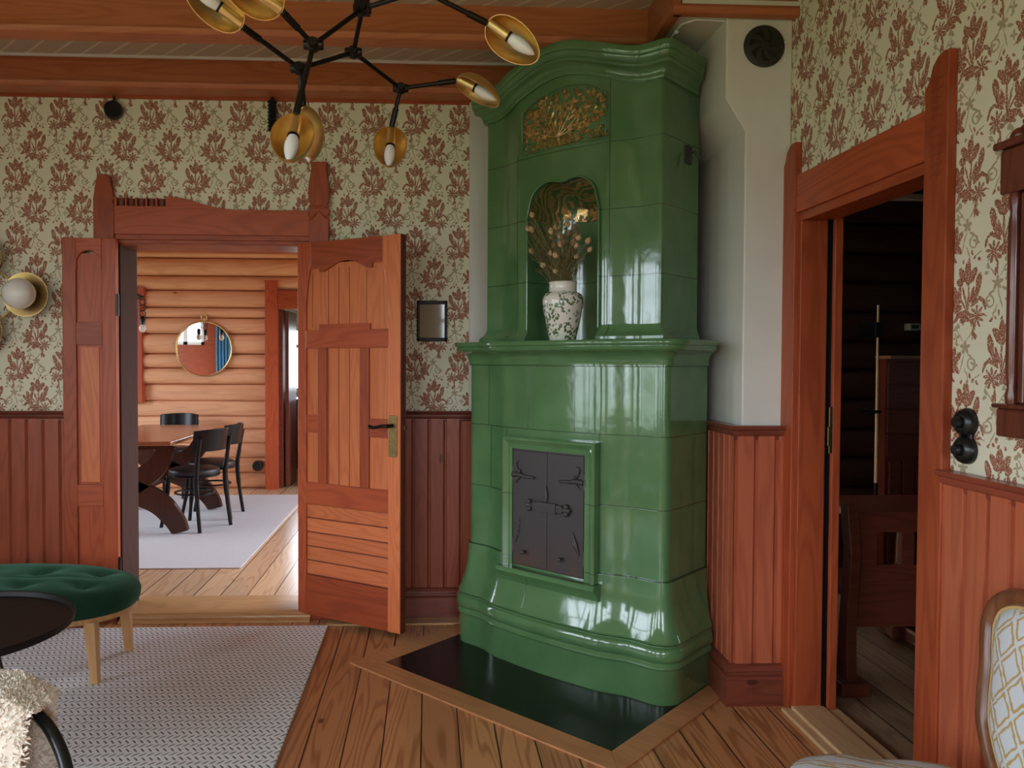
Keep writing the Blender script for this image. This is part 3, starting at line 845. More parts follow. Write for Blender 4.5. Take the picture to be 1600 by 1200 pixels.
MB().prism(tr, XZ(-.001), 0, .04).build('top_rail', M['red_x'], door_r, True, bevel=.002)
MB().prism([(.062, 1.487), (LW - .078, 1.487), (LW - .078, 1.585), (.505, 1.585), (.505, 1.617), (.155, 1.617), (.155, 1.585), (.062, 1.585)], XZ(-.001), 0, .04).build('middle_rail', M['red_x'], door_r, True, bevel=.002)
for x0, x1 in ((.145, .208), (.435, .497)):
    MB().box(x0, x1, .001, .04, .742, 1.487).build('mullion', M['red_z'], door_r, True, bevel=.002)
for x0, x1, z in ((.062, .146, 1.02), (.497, LW - .078, 1.015)):
    MB().box(x0, x1, .003, .04, z, z + .098).build('lock_block', M['red_x'], door_r, True, bevel=.002)
MB().box(.062, LW - .078, .0, .04, .622, .742).build('lower_rail', M['red_x'], door_r, True, bevel=.002)
for k in range(5):
    z = .225 + k * .0794
    MB().box(.062, LW - .078, .007, .036, z + .003, z + .0765).build('horizontal_board', M['pan_x'], door_r, True, bevel=.004)
MB().box(.062, LW - .078, .001, .042, 0, .222).build('bottom_rail', M['red_x'], door_r, True, bevel=.002)
MB().box(LW, LW + .002, .028, .045, .9, 1.2).box(LW, LW + .012, .030, .043, 1.06, 1.085).build('lock_edge', M['brass_old'], door_r, True)
MB().box(LW, LW + .004, .002, .046, 0, LH).build('edge_shadow', M['dark_x'], door_r, True)  # dark strip painting the shade on the leaf's free edge
hd = MB().prism([(LW - .066, .92), (LW - .022, .92), (LW - .018, .925), (LW - .018, 1.128), (LW - .022, 1.135), (LW - .066, 1.135), (LW - .070, 1.128), (LW - .070, .925)], XZ(-.006), 0, .008)
hd.tube([(LW - .047, -.0065, .945), (LW - .047, -.0065, .97)], .004, 8)
pl_ = hd.build('handle_plate', M['brass_old'], door_r, True, bevel=.002)
pl_['label'] = 'aged brass handle plate'
lev = MB().tube([(LW - .047, 0, 1.083), (LW - .047, -.03, 1.083), (LW - .05, -.05, 1.083)], [.011, .010, .010], 12)
lev.tube(smoothpath([(LW - .045, -.05, 1.083), (LW - .08, -.053, 1.082), (LW - .13, -.052, 1.072), (LW - .165, -.050, 1.078)], 5), [.009] * 6 + [.008] * 5 + [.0095] * 4 + [.007], 10)
lev.build('lever', M['gun'], pl_, True, smooth=50)

door_l = bpy.data.objects.new('door_2', None); C.objects.link(door_l); door_l['kind'] = 'structure'
door_l.location = (-1.995, 4.335, .035); door_l.rotation_euler = (0, 0, radians(2))
WL_ = .285
MB().box(.05, .24, .014, .03, .1, 2.0).build('panel_boards', M['red_z'], door_l, True)
for x0, x1 in ((.0, .072), (.208, WL_)):
    MB().box(x0, x1, 0, .042, 0, 2.083).build('stile', M['red_z'], door_l, True, bevel=.004)
arc = [(.140 + .067 * cos(a), 1.945 + .07 * sin(a)) for a in [-.35 + (pi + .7) * k / 14 for k in range(15)]]
MB().prism([(.208, 2.082), (.208, 1.90)] + arc + [(.072, 1.90), (.072, 2.082)], XZ(.001), 0, .04).build('top_rail', M['red_x'], door_l, True, bevel=.002)
for z0, z1 in ((1.50, 1.625), (.615, .735), (0, .2)):
    MB().box(.072, .208, .001, .04, z0, z1).build('rail', M['red_x'], door_l, True, bevel=.002)
MB().box(.09, .19, .009, .02, .745, 1.49).build('raised_panel', M['pan_z'], door_l, True, bevel=.003)
for z in (1.72, .27):
    MB().tube([(WL_ + .004, .01, z - .06), (WL_ + .004, .01, z + .06)], .009, 10).build('hinge', M['black'], door_l, True, smooth=40)

# ------------------------------------------------------------------ hearth
def uv(a, v, z=0):          # stove axes: a along its front, v outwards from the corner
    u = a - 2.115
    return ((u - v) * .70710678, -(u + v) * .70710678, z)
SL = (.555, 3.546)
hearth = thing('hearth', 'black stone hearth slab with pine border under the green stove', 'hearth', (SL[0], SL[1], 0), -pi / 4)
def hy(v): return -2.9 - v
MB().box(-.658, .60, hy(-2.478), hy(-3.45), 0, .006).build('slab', M['soot'], hearth, True)
A0, A1, B0, B1 = -.658, .60, hy(-2.478), hy(-3.45)
A0o, A1o, B0o = -.778, .70, hy(-2.36)
MB().prism([(A0o, B0o), (A1o, B0o), (A1, B0), (A0, B0)], XY(0), 0, .008).build('front_border_board', M['border_x'], hearth, True, bevel=.002)
MB().prism([(A1o, B0o), (A1o, hy(-3.22)), (A1, hy(-3.31)), (A1, B0)], XY(0), 0, .008).build('side_border_board', M['border_x'], hearth, True, bevel=.002)
MB().prism([(A0o, B0o), (A0, B0), (A0, hy(-3.35)), (A0o, hy(-3.22))], XY(0), 0, .008).build('side_border_board', M['border_x'], hearth, True, bevel=.002)

# ------------------------------------------------------------------ tiled stove
UC = -2.140
stove = thing('tiled_stove', 'tall green glazed tiled corner stove with iron fire doors and arched niche', 'stove', ((UC + 2.9) * .70710678, -(UC - 2.9) * .70710678, .006), -pi / 4)
W0 = .565
def sstep(t): t = max(0, min(1, t)); return t * t * (3 - 2 * t)
def front_v(a, w=W0):
    k = abs(a) / w
    return -2.933 - .012 * min(1, k / .4) ** 2 - .046 * sstep((k - .44) / .34)
def plan_core():
    """right half of the front from the middle to the side, at offset 0 (list of point, normal)"""
    pts = []
    n = 26
    for i in range(n + 1):
        a = (W0 - .043) * i / n
        pts.append((a, front_v(a)))
    c = (W0 - .043, front_v(W0 - .043) - .043)
    for i in range(1, 9):
        th = pi / 2 - (pi / 2) * i / 8
        pts.append((c[0] + .043 * cos(th), c[1] + .043 * sin(th)))
    return pts
CORE = plan_core()
CN = []
NF = 27
for i, p in enumerate(CORE):
    q = CORE[min(i + 1, len(CORE) - 1)]; r = CORE[max(i - 1, 0)]
    d = Vector((q[0] - r[0], q[1] - r[1])); 
    nn = Vector((-d.y, d.x)).normalized()
    if i == 0: nn = Vector((0, 1))
    if i == len(CORE) - 1: nn = Vector((1, 0))
    CN.append(nn)
def arch(a): 
    k = min(1, abs(a) / .47)
    return .108 * (.5 + .5 * cos(pi * k))
def ring(d, z, xr=1.27, arched=0.0):
    """closed plan ring in stove-local coordinates; right side stops at the chimney box x = xr"""
    rd = max(.043 + d, .016); ae = W0 + d - rd; k_ = ae / (W0 - .043)
    half = [((p[0] + n.x * d) * k_, p[1] + n.y * d) for p, n in zip(CORE[:NF], CN[:NF])]
    half[-1] = (ae, front_v(W0 - .043) + d)
    half += [(ae + rd * cos(pi / 2 - pi / 2 * i / 8), half[NF - 1][1] - rd + rd * sin(pi / 2 - pi / 2 * i / 8)) for i in range(1, 9)]
    right = half
    ar = half[-1][0]
    vr = ar + UC - xr / .70710678
    vl = min(-3.3, -(4.405 - .06) / .70710678 - UC + ar)
    pts = []
    side_r = [(ar, right[-1][1] + (vr - right[-1][1]) * t) for t in (.33, .66, 1.0)]
    side_l = [(-ar, right[-1][1] + (vl - right[-1][1]) * t) for t in (1.0, .66, .33)]
    seq = side_l + [(-a, v) for a, v in reversed(half[1:])] + half + side_r
    return [(a, -2.9 - v, z + (arch(a) if i >= 3 and i < len(seq) - 3 else 0) * arched) for i, (a, v) in enumerate(seq)]
def stove_part(name, layers, m='glaze', parent=None, sm=28, xr=1.27):
    mb = MB().loft([ring(l[0], l[1], xr, l[2] if len(l) > 2 else 0) for l in layers])
    return mb.build(name, M[m], parent or stove, True, smooth=sm)
pl = [(.056, 0), (.058, .01), (.058, .142), (.062, .150), (.067, .156), (.067, .164), (.062, .170), (.058, .176), (.062, .182)]
for k in range(9):
    th = -pi / 2 + pi * k / 8
    pl.append((.060 + .014 * cos(th), .212 + .030 * sin(th)))
pl += [(.056, .246), (.056, .250)]
stove_part('plinth', pl)
fl = [(.050, .250), (.062, .256), (.064, .264)]
for k in range(1, 13):
    t = k / 12
    fl.append((.012 + .052 * (1 - t) ** 2.4, .264 + .244 * t))
fl += [(.008, .5085), (.0, .5085)]
stove_part('flared_course', fl)
lb = [(0, .508), (0, .7), (0, 1.0), (0, 1.425), (.004, 1.426)]
stove_part('firebox_body', lb)
mt = [(.0, 1.424), (.010, 1.426), (.010, 1.434)]
for k in range(9):
    t = k / 8
    mt.append((.012 + .055 * (1 - sqrt(max(0, 1 - t * t))), 1.436 + .058 * t))
mt += [(.072, 1.496), (.078, 1.500), (.080, 1.506), (.076, 1.512), (.076, 1.516), (.084, 1.519), (.088, 1.526), (.088, 1.534), (.083, 1.5415), (.07, 1.5435)]
stove_part('mantel', mt, sm=40)
ub = [(-.040, 1.543), (-.036, 1.548), (-.036, 1.560), (-.040, 1.566)]
for k in range(1, 7):
    t = k / 6
    ub.append((-.042 - .023 * (1 - (1 - t) ** 2), 1.566 + .05 * t))
ub += [(-.065, z) for z in (1.75, 2.0, 2.25)] + [(-.065, 2.45, .5), (-.065, 2.705, 1.0)]
body = stove_part('upper_body', ub, xr=1.24)

# niche and recessed panel cut into the upper body
def niche_outline(s=1.0, hz=1.0, w=.200, zb=1.545, zs=2.14, n=20):
    """half-lobed arch: two round shoulders meeting in a shallow dip"""
    top = []
    for i in range(n + 1):
        x = w * (1 - 2 * i / n)
        q = abs(x) / w
        lobe = .155 * sqrt(max(0, 1 - max(0, (q - .36) / .64) ** 2)) - .013 * max(0, 1 - q / .36) ** 1.3
        top.append((x * s, zb + (zs + lobe - zb) * hz))
    return [(-w * s, zb), (w * s, zb)] + top[0:]
YFRONT = -2.9 + 2.998
def niche_loft(first, shrink=0.0):
    rings = []
    for y, s, hz in first:
        rings.append([(x, YFRONT + y, z) for x, z in niche_outline(s - shrink, hz - shrink * .25)])
    return rings
NR = [(-.2, 1.0, 1.0), (.02, 1.0, 1.0), (.07, .995, .995), (.12, .96, .975), (.16, .88, .945), (.19, .76, .91), (.21, .58, .885), (.222, .30, .87), (.226, .05, .865)]
cut = MB().loft(niche_loft(NR)).build('cutter', None, stove, True)
pan_out = [(-.236, 2.448), (.236, 2.448), (.236, 2.650)] + [(.236 * (1 - 2 * i / 14), 2.650 + .072 * (1 - (1 - 2 * i / 14) ** 2)) for i in range(15)] + [(-.236, 2.650)]
pan_out = [p for i, p in enumerate(pan_out) if p not in pan_out[:i]]
cut2 = MB().prism(pan_out, XZ(YFRONT - .1), 0, .108).build('cutter', None, stove, True)
for c_ in (cut, cut2):
    c_.location.x = .015
    bo = body.modifiers.new('cut', 'BOOLEAN'); bo.operation = 'DIFFERENCE'; bo.object = c_; bo.solver = 'EXACT'
bpy.context.view_layer.update()
me = bpy.data.meshes.new_from_object(body.evaluated_get(bpy.context.evaluated_depsgraph_get()))
body.modifiers.clear()
body.data = me
me.polygons.foreach_set('use_smooth', [True] * len(me.polygons)); me.set_sharp_from_angle(angle=radians(28))
for c_ in (cut, cut2): bpy.data.objects.remove(c_, do_unlink=True)
# gold lustre lining in the hood of the niche
hr = niche_loft([r for r in NR[1:]], .012)
hv = []; hf = []
keep = []
n = len(hr[0])
for r in hr: hv += r
for k in range(len(hr) - 1):
    for i in range(2, n - 1):
        q = (k * n + i, k * n + i + 1, (k + 1) * n + i + 1, (k + 1) * n + i)
        if min(hv[j][2] for j in q) > 2.075: hf.append(q)
hood = MB(); hood.add(hv, hf)
ho = hood.build('niche_hood', M['hood'], stove, True, smooth=60)
bm = bmesh.new(); bm.from_mesh(ho.data)
bmesh.ops.delete(bm, geom=[v for v in bm.verts if not v.link_faces], context='VERTS'); bm.to_mesh(ho.data); bm.free()
ho['label'] = 'gold lustre relief hood of the niche'
rim = MB().tube([(x, YFRONT - .001, z) for x, z in niche_outline(1.012, 1.004)[2:]], .0055, 8)
rim.tube([(.2025, YFRONT, 1.60), (.2025, YFRONT, 2.14)], .0055, 8).tube([(-.2025, YFRONT, 1.60), (-.2025, YFRONT, 2.14)], .0055, 8)
rim.build('niche_rim', M['glaze'], stove, True, smooth=60)
# cornice that follows the arch and the bowed plan
co_ = [(-.10, 2.664, 1), (-.052, 2.662, 1), (-.048, 2.668, 1), (-.048, 2.676, 1)]
for k in range(7):
    t = k / 6
    co_.append((-.046 + .030 * (1 - sqrt(max(0, 1 - t * t))), 2.678 + .034 * t, 1))
co_ += [(-.012, 2.714, 1), (-.008, 2.722, 1), (-.010, 2.730, 1), (-.004, 2.734, 1), (.004, 2.744, 1), (.006, 2.754, 1), (.002, 2.760, 1), (.006, 2.765, 1), (.008, 2.79, 1), (.006, 2.800, .98), (-.02, 2.800, .95)]
stove_part('cornice', co_, sm=40, xr=1.225)

# bas-relief of a flowering bush in the arched panel
random.seed(11)
rel = MB(); relg = MB()
yb = YFRONT + .0075
def leafm(mb, x, z, L, w, ang, h=.006):
    c_, s_ = cos(ang), sin(ang); vs = []
    for t, ww in ((0, .05), (.3, .8), (.6, 1), (.85, .55), (1, .03)):
        for q in (-1, 0, 1):
            px = t * L; pz = q * w * ww
            vs.append((x + px * c_ - pz * s_, yb - (h * (1 - abs(q)) * (.4 + .6 * ww) + .0005), z + px * s_ + pz * c_))
    fs = []
    for k in range(4):
        for q in (0, 1):
            fs.append((k * 3 + q, k * 3 + q + 1, k * 3 + q + 4, k * 3 + q + 3))
    mb.add(vs, fs)
def ptop(x): return 2.650 + .072 * (1 - (x / .236) ** 2)
def stem(mb, p, r=.004):
    mb.tube([(x, yb - .003, z) for x, z in p], [r * (1 - .5 * i / (len(p) - 1)) for i in range(len(p))], 6)
trunks = []
for a0, a1, n_ in ((1.2, 1.9, 9),):
    for k in range(n_):
        ang = pi * (.12 + .76 * k / (n_ - 1)) + random.uniform(-.08, .08)
        L = random.uniform(.16, .215) * (1 if abs(cos(ang)) < .8 else 1.1)
        bend = .25 * cos(ang)
        p = [(-.03 + L * t * cos(ang + bend * (t - 1)), 2.50 + L * .92 * t * sin(ang + bend * (t - 1)) + .0) for t in (0, .25, .5, .75, 1)]
        p = [(x, min(z, ptop(x) - .02)) for x, z in p]
        stem(rel, p); trunks.append(p)
        for t in (1, 2, 3, 4):
            x, z = p[t]
            for s_ in (-1, 1):
                a = ang + s_ * random.uniform(.4, 1.0)
                leafm(rel if random.random() < .7 else relg, x, z, random.uniform(.028, .052), random.uniform(.005, .009), a)
        x, z = p[-1]
        for q in range(4): leafm(rel, x, z, .024, .006, ang + (q - 1.5) * .5, .008)
for k in range(70):
    x = random.uniform(-.222, .222); z = 2.452 + random.uniform(0, .075) * (1 if abs(x + .03) > .05 else .5)
    if abs(x) > .13: z = 2.452 + random.uniform(0, .20)
    for q in range(5):
        leafm(random.choice((rel, relg)), x, z, random.uniform(.020, .036), random.uniform(.004, .007), random.uniform(.1, pi - .1), .007)
for k in range(95):     # leaves and buds all over the crown of the bush
    x = random.uniform(-.215, .215); z = random.uniform(2.53, ptop(x) - .028)
    a = atan2(z - 2.50, x + .03)
    for q in range(3):
        leafm(rel if random.random() < .6 else relg, x, z, random.uniform(.018, .034), random.uniform(.004, .008), a + (q - 1) * .6 + random.uniform(-.3, .3), .008)
for k in range(130):
    x = random.uniform(-.228, .228); leafm(random.choice((rel, relg)), x, 2.451 + random.uniform(0, .05), random.uniform(.012, .022), .004, random.uniform(.2, pi - .2), .005)
r1 = rel.build('relief_branches', M['lustre'], stove, True, smooth=70); r1['label'] = 'gold lustre relief of a branching bush'
relg.build('relief_leaves', M['lustre_green'], stove, True, smooth=70)
fr_ = MB().tube([(x, YFRONT - .0, z) for x, z in pan_out + pan_out[:1]], .0032, 6).build('panel_rim', M['glaze'], stove, True, smooth=60)

# fire door surround, sill and iron leaves
YB_ = -2.9 + 2.936 - .014
zc0, zc1 = .462, 1.030
prof = [(-.200, .020), (-.200, -.014), (-.212, -.018), (-.222, -.014), (-.232, -.020), (-.244, -.028), (-.252, -.028), (-.258, -.022), (-.258, .016)]
sr = []
for o, y in prof:
    e = -o - .200
    sr.append([(-.010 - .206 - e, YB_ + y, zc0), (-.010 - .206 - e, YB_ + y, zc1 + e), (-.010 + .206 + e, YB_ + y, zc1 + e), (-.010 + .206 + e, YB_ + y, zc0)])
sur = MB()
for i in range(len(sr) - 1):
    b0 = len(sur.v)
    sur.add(sr[i] + sr[i + 1], [(0, 1, 5, 4), (1, 2, 6, 5), (2, 3, 7, 6)])
sur.build('fire_door_surround', M['glaze'], stove, True, smooth=25)
sp = [(.02, .388), (-.012, .388), (-.016, .394), (-.018, .404), (-.030, .420), (-.044, .432), (-.050, .440), (-.050, .452), (-.044, .460), (.02, .462)]
MB().loft([[(x, YB_ + y, z) for y, z in sp] for x in (-.287, .270)]).build('sill', M['glaze'], stove, True, smooth=35)
fd = MB().box(-.222, .202, YB_ - .004, YB_ + .012, .470, 1.032).build('door_frame', M['iron'], stove, True, bevel=.002)
for s_, x0, x1 in ((-1, -.212, -.0115), (1, -.0095, .190)):
    lf = MB().box(x0, x1, YB_ - .012, YB_ - .002, .478, 1.022).build('fire_door', M['iron'], stove, True, bevel=.002)
    xo = x0 if s_ < 0 else x1       # hinge side
    yy = YB_ - .014
    m1 = MB()
    pts = smoothpath([(xo, yy, .905), (xo - s_ * .035, yy - .002, .908), (xo - s_ * .075, yy - .002, .902), (xo - s_ * .125, yy, .900)], 5)
    m1.tube(pts, [.013] * 4 + [.012] * 4 + [.009] * 4 + [.007] * (len(pts) - 12), 8)
    m1.tube(smoothpath([(xo - s_ * .05, yy, .910), (xo - s_ * .028, yy - .003, .935), (xo - s_ * .022, yy - .003, .965), (xo - s_ * .034, yy, .972)], 5), .0045, 7)
    m1.tube(smoothpath([(xo - s_ * .05, yy, .90), (xo - s_ * .03, yy - .003, .885), (xo - s_ * .02, yy, .868)], 5), .0055, 7)
    m1.ball((xo - s_ * .045, yy - .004, .925), .009, 10, 6).ball((xo - s_ * .127, yy - .003, .90), .007, 10, 6)
    MB().tube([(xo, YB_ - .010, .53), (xo, YB_ - .010, .60)], .006, 8).build('hinge_pin', M['iron'], lf, True, smooth=60)
    m1.tube([(xo, YB_ - .010, .87), (xo, YB_ - .010, .94)], .006, 8)
    m1.build('strap_hinge', M['iron'], lf, True, smooth=60)
    m2 = MB()
    if s_ > 0:
        for k in range(3):
            m2.tube(smoothpath([(xo - .02, yy, .575), (xo - .035 - k * .006, yy - .005, .625), (xo - .055 - k * .002, yy, .675 - k * .022)], 5), [.003, .005, .0065, .0075, .008, .0075, .007, .006, .005, .004, .003], 7)
    else:
        for k in range(4): m2.ball((xo + .045 - .004 * k, yy, .70 - k * .026), .009, 10, 6, (1, .5, .8))
        m2.tube(smoothpath([(xo + .042, yy, .69), (xo + .035, yy, .63), (xo + .018, yy, .58)], 4), .003, 6)
    m2.build('leaf_ornament', M['iron'], lf, True, smooth=60)
    m3 = MB().lathe([(0, 0), (.006, 0), (.005, .012), (.010, .018), (.011, .026), (.007, .031), (0, .032)], 14, Matrix.Translation((-.135 if s_ < 0 else .075, YB_ - .012, .545)) @ Matrix.Rotation(pi / 2, 4, 'X'))
    m3.build('knob', M['iron'], lf, True, smooth=50)
    for hx in (-.10, .02) if s_ > 0 else (-.04,):
        pass
lt = MB()
yy = YB_ - .024
lt.box(-.085, .085, yy - .006, YB_ - .012, .755, .790)
lt.box(-.052, .052, yy - .012, yy, .750, .795)
for x in (-.105, .105):
    for dx, dz in ((0, 0), (0, .016), (0, -.016), (.012 * (1 if x > 0 else -1), 0)): lt.ball((x + dx, yy, .772 + dz), .013, 12, 7)
    lt.tube([(x * .8, yy, .772), (x, yy, .772)], .011, 8)
lt.tube([(-.010, yy + .006, .80), (-.010, yy + .006, .835), (-.014, yy + .006, .875)], [.007, .009, .002], 8)
lt.build('latch_bar', M['iron'], stove, True, smooth=35, bevel=.002)
for o_ in stove.children:
    if o_.name.split('.')[0] in ('niche_hood', 'niche_rim', 'relief_branches', 'relief_leaves', 'panel_rim', 'fire_door_surround', 'sill', 'door_frame', 'fire_door', 'latch_bar'):
        o_.location.x = .015
# damper bracket on the right flank
db = MB().box(.498, .510, .36, .41, 2.34, 2.42).tube(smoothpath([(.505, .385, 2.385), (.535, .385, 2.39), (.545, .385, 2.37), (.56, .41, 2.345)], 5), .006, 8)
db.build('damper_handle', M['iron'], stove, True, smooth=40)

# ------------------------------------------------------------------ vase and dried stems
vx, vy, _z = uv(.018, -2.972)
vz = .006 + 1.5435
vase = tag(MB().lathe([(.0, 0), (.058, 0), (.062, .006), (.074, .06), (.086, .12), (.094, .17), (.094, .195), (.086, .213), (.066, .223), (.0635, .228), (.0635, .262), (.066, .266), (.064, .27), (.056, .268), (.056, .23), (.07, .20), (.06, .05), (0, .04)], 48).build('vase', M['vase'], smooth=40),
    'white ceramic vase with green flower sprigs standing on the stove mantel', 'vase')
vase.location = (vx, vy, vz)
M['straw'] = plain('dry_straw', (.23, .20, .075), .8, var=.2, scale=30)
M['pod'] = plain('dry_seed_pod', (.52, .33, .17), .7, var=.2, scale=90)
M['grassy'] = plain('dry_grass', (.17, .14, .055), .85, var=.25, scale=30)
PODS = [(0.476, 3.733, 2.09), (0.486, 3.688, 2.078), (0.586, 3.608, 2.075), (0.565, 3.602, 2.057), (0.629, 3.536, 2.078), (0.665, 3.563, 2.066), (0.644, 3.59, 2.044), (0.598, 3.543, 2.025), (0.572, 3.634, 2.032), (0.583, 3.626, 1.994), (0.596, 3.527, 1.985), (0.663, 3.52, 2.022), (0.669, 3.472, 2.007), (0.656, 3.526, 1.995), (0.664, 3.499, 1.975), (0.658, 3.561, 1.962), (0.563, 3.601, 1.955), (0.58, 3.557, 1.94), (0.667, 3.51, 1.929), (0.712, 3.439, 1.95), (0.707, 3.453, 1.991), (0.492, 3.736, 1.984), (0.531, 3.618, 1.902), (0.584, 3.585, 1.869), (0.593, 3.609, 1.854), (0.595, 3.637, 1.823), (0.482, 3.656, 2.141), (0.618, 3.564, 2.002)]
random.seed(5)
mouth = Vector((vx, vy, vz + .255))
for i, p in enumerate(PODS):
    p = Vector(p)
    b = mouth + Vector((random.uniform(-.035, .035), random.uniform(-.035, .035), -.10))
    q = mouth + (p - mouth) * .12 + Vector((random.uniform(-.02, .02), random.uniform(-.02, .02), .02))
    t = thing('dried_poppy_stem', 'thin dried stem with round papery tan seed head in the flowered vase', 'dried flower', tuple(mouth), 0, 'dried seed heads in the vase')
    d = (p - q).normalized()
    MB().tube(smoothpath([b, q, q.lerp(p, .55) + Vector((0, 0, .012)), p - d * .008], 4), .0016, 5).build('stem', M['straw'], t)
    r = random.uniform(.010, .0135)
    R_ = d.to_track_quat('Z', 'Y').to_matrix().to_4x4()
    pod = MB()
    rings = []
    for k in range(9):
        th = pi * k / 8
        rings.append([Matrix.Translation(p) @ R_ @ Vector((r * sin(th) * (1 + .10 * cos(7 * a)) * cos(a), r * sin(th) * (1 + .10 * cos(7 * a)) * sin(a), -1.25 * r * cos(th))) for a in [2 * pi * j / 28 for j in range(28)]])
    pod.loft(rings)
    for k in range(5): pod.tube([p + R_.to_3x3() @ Vector((0, 0, 1.2 * r)), p + R_.to_3x3() @ Vector((.004 * cos(k * 1.26), .004 * sin(k * 1.26), 1.2 * r + .005))], .0008, 4)
    pod.build('seed_head', M['pod'], t, smooth=60)
gr = MB()
for k in range(150):
    side = random.random()
    if side < .5: tip = Vector((random.uniform(.47, .56), random.uniform(3.60, 3.75), random.uniform(1.88, 2.12)))
    else: tip = Vector((random.uniform(.56, .72), random.uniform(3.46, 3.62), random.uniform(1.86, 2.10)))
    v_ = -(tip.x + tip.y) * .70710678
    if v_ < -2.99: tip += Vector((-.7071, -.7071, 0)) * (-2.99 - v_)
    b = mouth + Vector((random.uniform(-.04, .04), random.uniform(-.04, .04), -.04))
    pts = smoothpath([b, b.lerp(tip, .45) + Vector((0, 0, .03)), tip], 4)
    gr.tube(pts, [.0012] * 5 + [.0008] * (len(pts) - 5), 4, False)
    for j in range(3, len(pts)):
        for s_ in range(2):
            e = Vector((random.uniform(-1, 1), random.uniform(-1, 1), random.uniform(.1, 1.2))).normalized() * random.uniform(.012, .028)
            gr.tube([pts[j], pts[j] + e], [.0007, .0012], 3, False)
g_ = gr.build('dried_grass', M['grassy'], kind='stuff')
tag(g_, 'wispy brown dried grass spilling from the flowered vase', 'dried grass')

# ------------------------------------------------------------------ chandelier
ch = thing('chandelier', 'branching dark metal chandelier with brass seed-shaped shades hanging overhead', 'chandelier', (-.179, 2.1, 2.386))
J = dict(J1=(-.179, 2.1, 2.386), J2=(-.286, 1.95, 2.229), J3=(-.353, 2.15, 2.244), J4=(-.217, 2.25, 2.330), J5=(-.09, 2.45, 2.30), J6=(-.019, 2.0, 2.392))
J = {k: Vector(v) for k, v in J.items()}
def seg(a, b, name='arm', r=.0065): 
    return MB().tube([a, b], r, 12).build(name, M['gun'], ch, smooth=50)
MB().tube([J['J1'], (J['J1'].x, J['J1'].y, ZC - .025)], .008, 12).build('stem', M['gun'], ch, smooth=50)
MB().lathe([(0, ZC - .03), (.055, ZC - .03), (.06, ZC - .02), (.06, ZC - .001), (0, ZC - .001)], 32, Matrix.Translation((J['J1'].x, J['J1'].y, 0))).build('ceiling_rose', M['gun'], ch, smooth=40)
for a, b in (('J1', 'J2'), ('J1', 'J4'), ('J1', 'J6'), ('J4', 'J3'), ('J4', 'J5')): seg(J[a], J[b])
for k, p in J.items():
    mb = MB().ball(p, .019, 18, 10)
    for ax in (0, 1):
        mb.lathe([(0, -.024), (.011, -.024), (.013, -.02), (.013, .02), (.011, .024), (0, .024)], 16, Matrix.Translation(p) @ Matrix.Rotation(pi / 2, 4, 'XY'[ax]))
    if k == 'J1': mb.box(p.x - .02, p.x + .02, p.y - .02, p.y + .02, p.z - .012, p.z + .02)
    mb.build('joint', M['gun'], ch, smooth=50)
def shade(joint, base, axis, opening, L=.155, w=.052):
    """spoon of brass: axis from the arm end to the tip, bowl open towards 'opening', candle bulb inside"""
    ax = Vector(axis).normalized(); op = Vector(opening); op = (op - ax * op.dot(ax)).normalized(); sd = ax.cross(op)
    base = Vector(base)
    seg(J[joint], base - ax * .0)
    MB().tube([base + (J[joint] - base).normalized() * .055, base], .009, 12).build('arm_sleeve', M['gun'], ch, smooth=50)
    def P(t, s_, d): return base + ax * t + sd * s_ + op * d
    nu, nv = 20, 14; depth = .048
    def shell(off):
        rings = []
        for i in range(nu + 1):
            th = pi * i / nu
            rad = sin(th)
            wob = 1 + .12 * cos(th)          # egg, fuller near the arm end
            t = L / 2 - (L / 2 + off) * cos(th)
            rings.append([P(t, (w + off) * wob * rad * cos(pi * j / nv), -(depth + off) * wob * rad * sin(pi * j / nv)) for j in range(nv + 1)])
        return rings
    A, B = shell(0), shell(-.0022)
    mb = MB(); mb.loft(A, False, False); mb.loft(B, False, False)
    n1 = nv + 1; o2 = len(A) * n1
    for k in range(nu):
        for e in (0, nv):
            mb.f.append((k * n1 + e, (k + 1) * n1 + e, o2 + (k + 1) * n1 + e, o2 + k * n1 + e))
    sh = mb.build('shade', M['brass'], ch, smooth=60)
    so = MB().tube([P(.004, 0, -.012), P(.066, 0, -.012)], [.0135, .0145], 18).build('socket', M['brass'], sh, smooth=50)
    MB().tube([P(.064, 0, -.012), P(.070, 0, -.012)], .0150, 18).build('socket_rim', M['gun'], sh, smooth=50)
    pr = [(.012, .068), (.015, .078), (.0175, .092), (.0175, .104), (.015, .120), (.010, .136), (.004, .146), (.0005, .149)]
    rings = [[P(t, r * cos(2 * pi * k / 18), -.012 + r * sin(2 * pi * k / 18)) for k in range(18)] for r, t in pr]
    MB().loft(rings).build('bulb', M['bulb'], sh, smooth=60)
shade('J2', (-.325, 1.93, 2.055), (-.05, -.50, -.86), (0, -.85, .50))
shade('J5', (-.118, 2.46, 2.186), (-.05, -.38, -.92), (.05, -.9, .4), L=.15)
shade('J5', (.080, 2.46, 2.330), (.84, -.18, -.50), (-.35, -.25, -.9), L=.16)
shade('J6', (.148, 2.05, 2.335), (.82, -.05, -.57), (-.4, -.75, -.5), L=.165)
shade('J2', (-.345, 1.86, 2.268), (-.80, -.45, .38), (.25, -.75, -.62), L=.155)
shade('J3', (-.470, 2.00, 2.290), (-.80, -.35, .50), (-.2, -.80, -.55), L=.16)
shade('J3', (-.345, 2.16, 2.148), (.10, .30, -.90), (.4, .9, .2), L=.145)

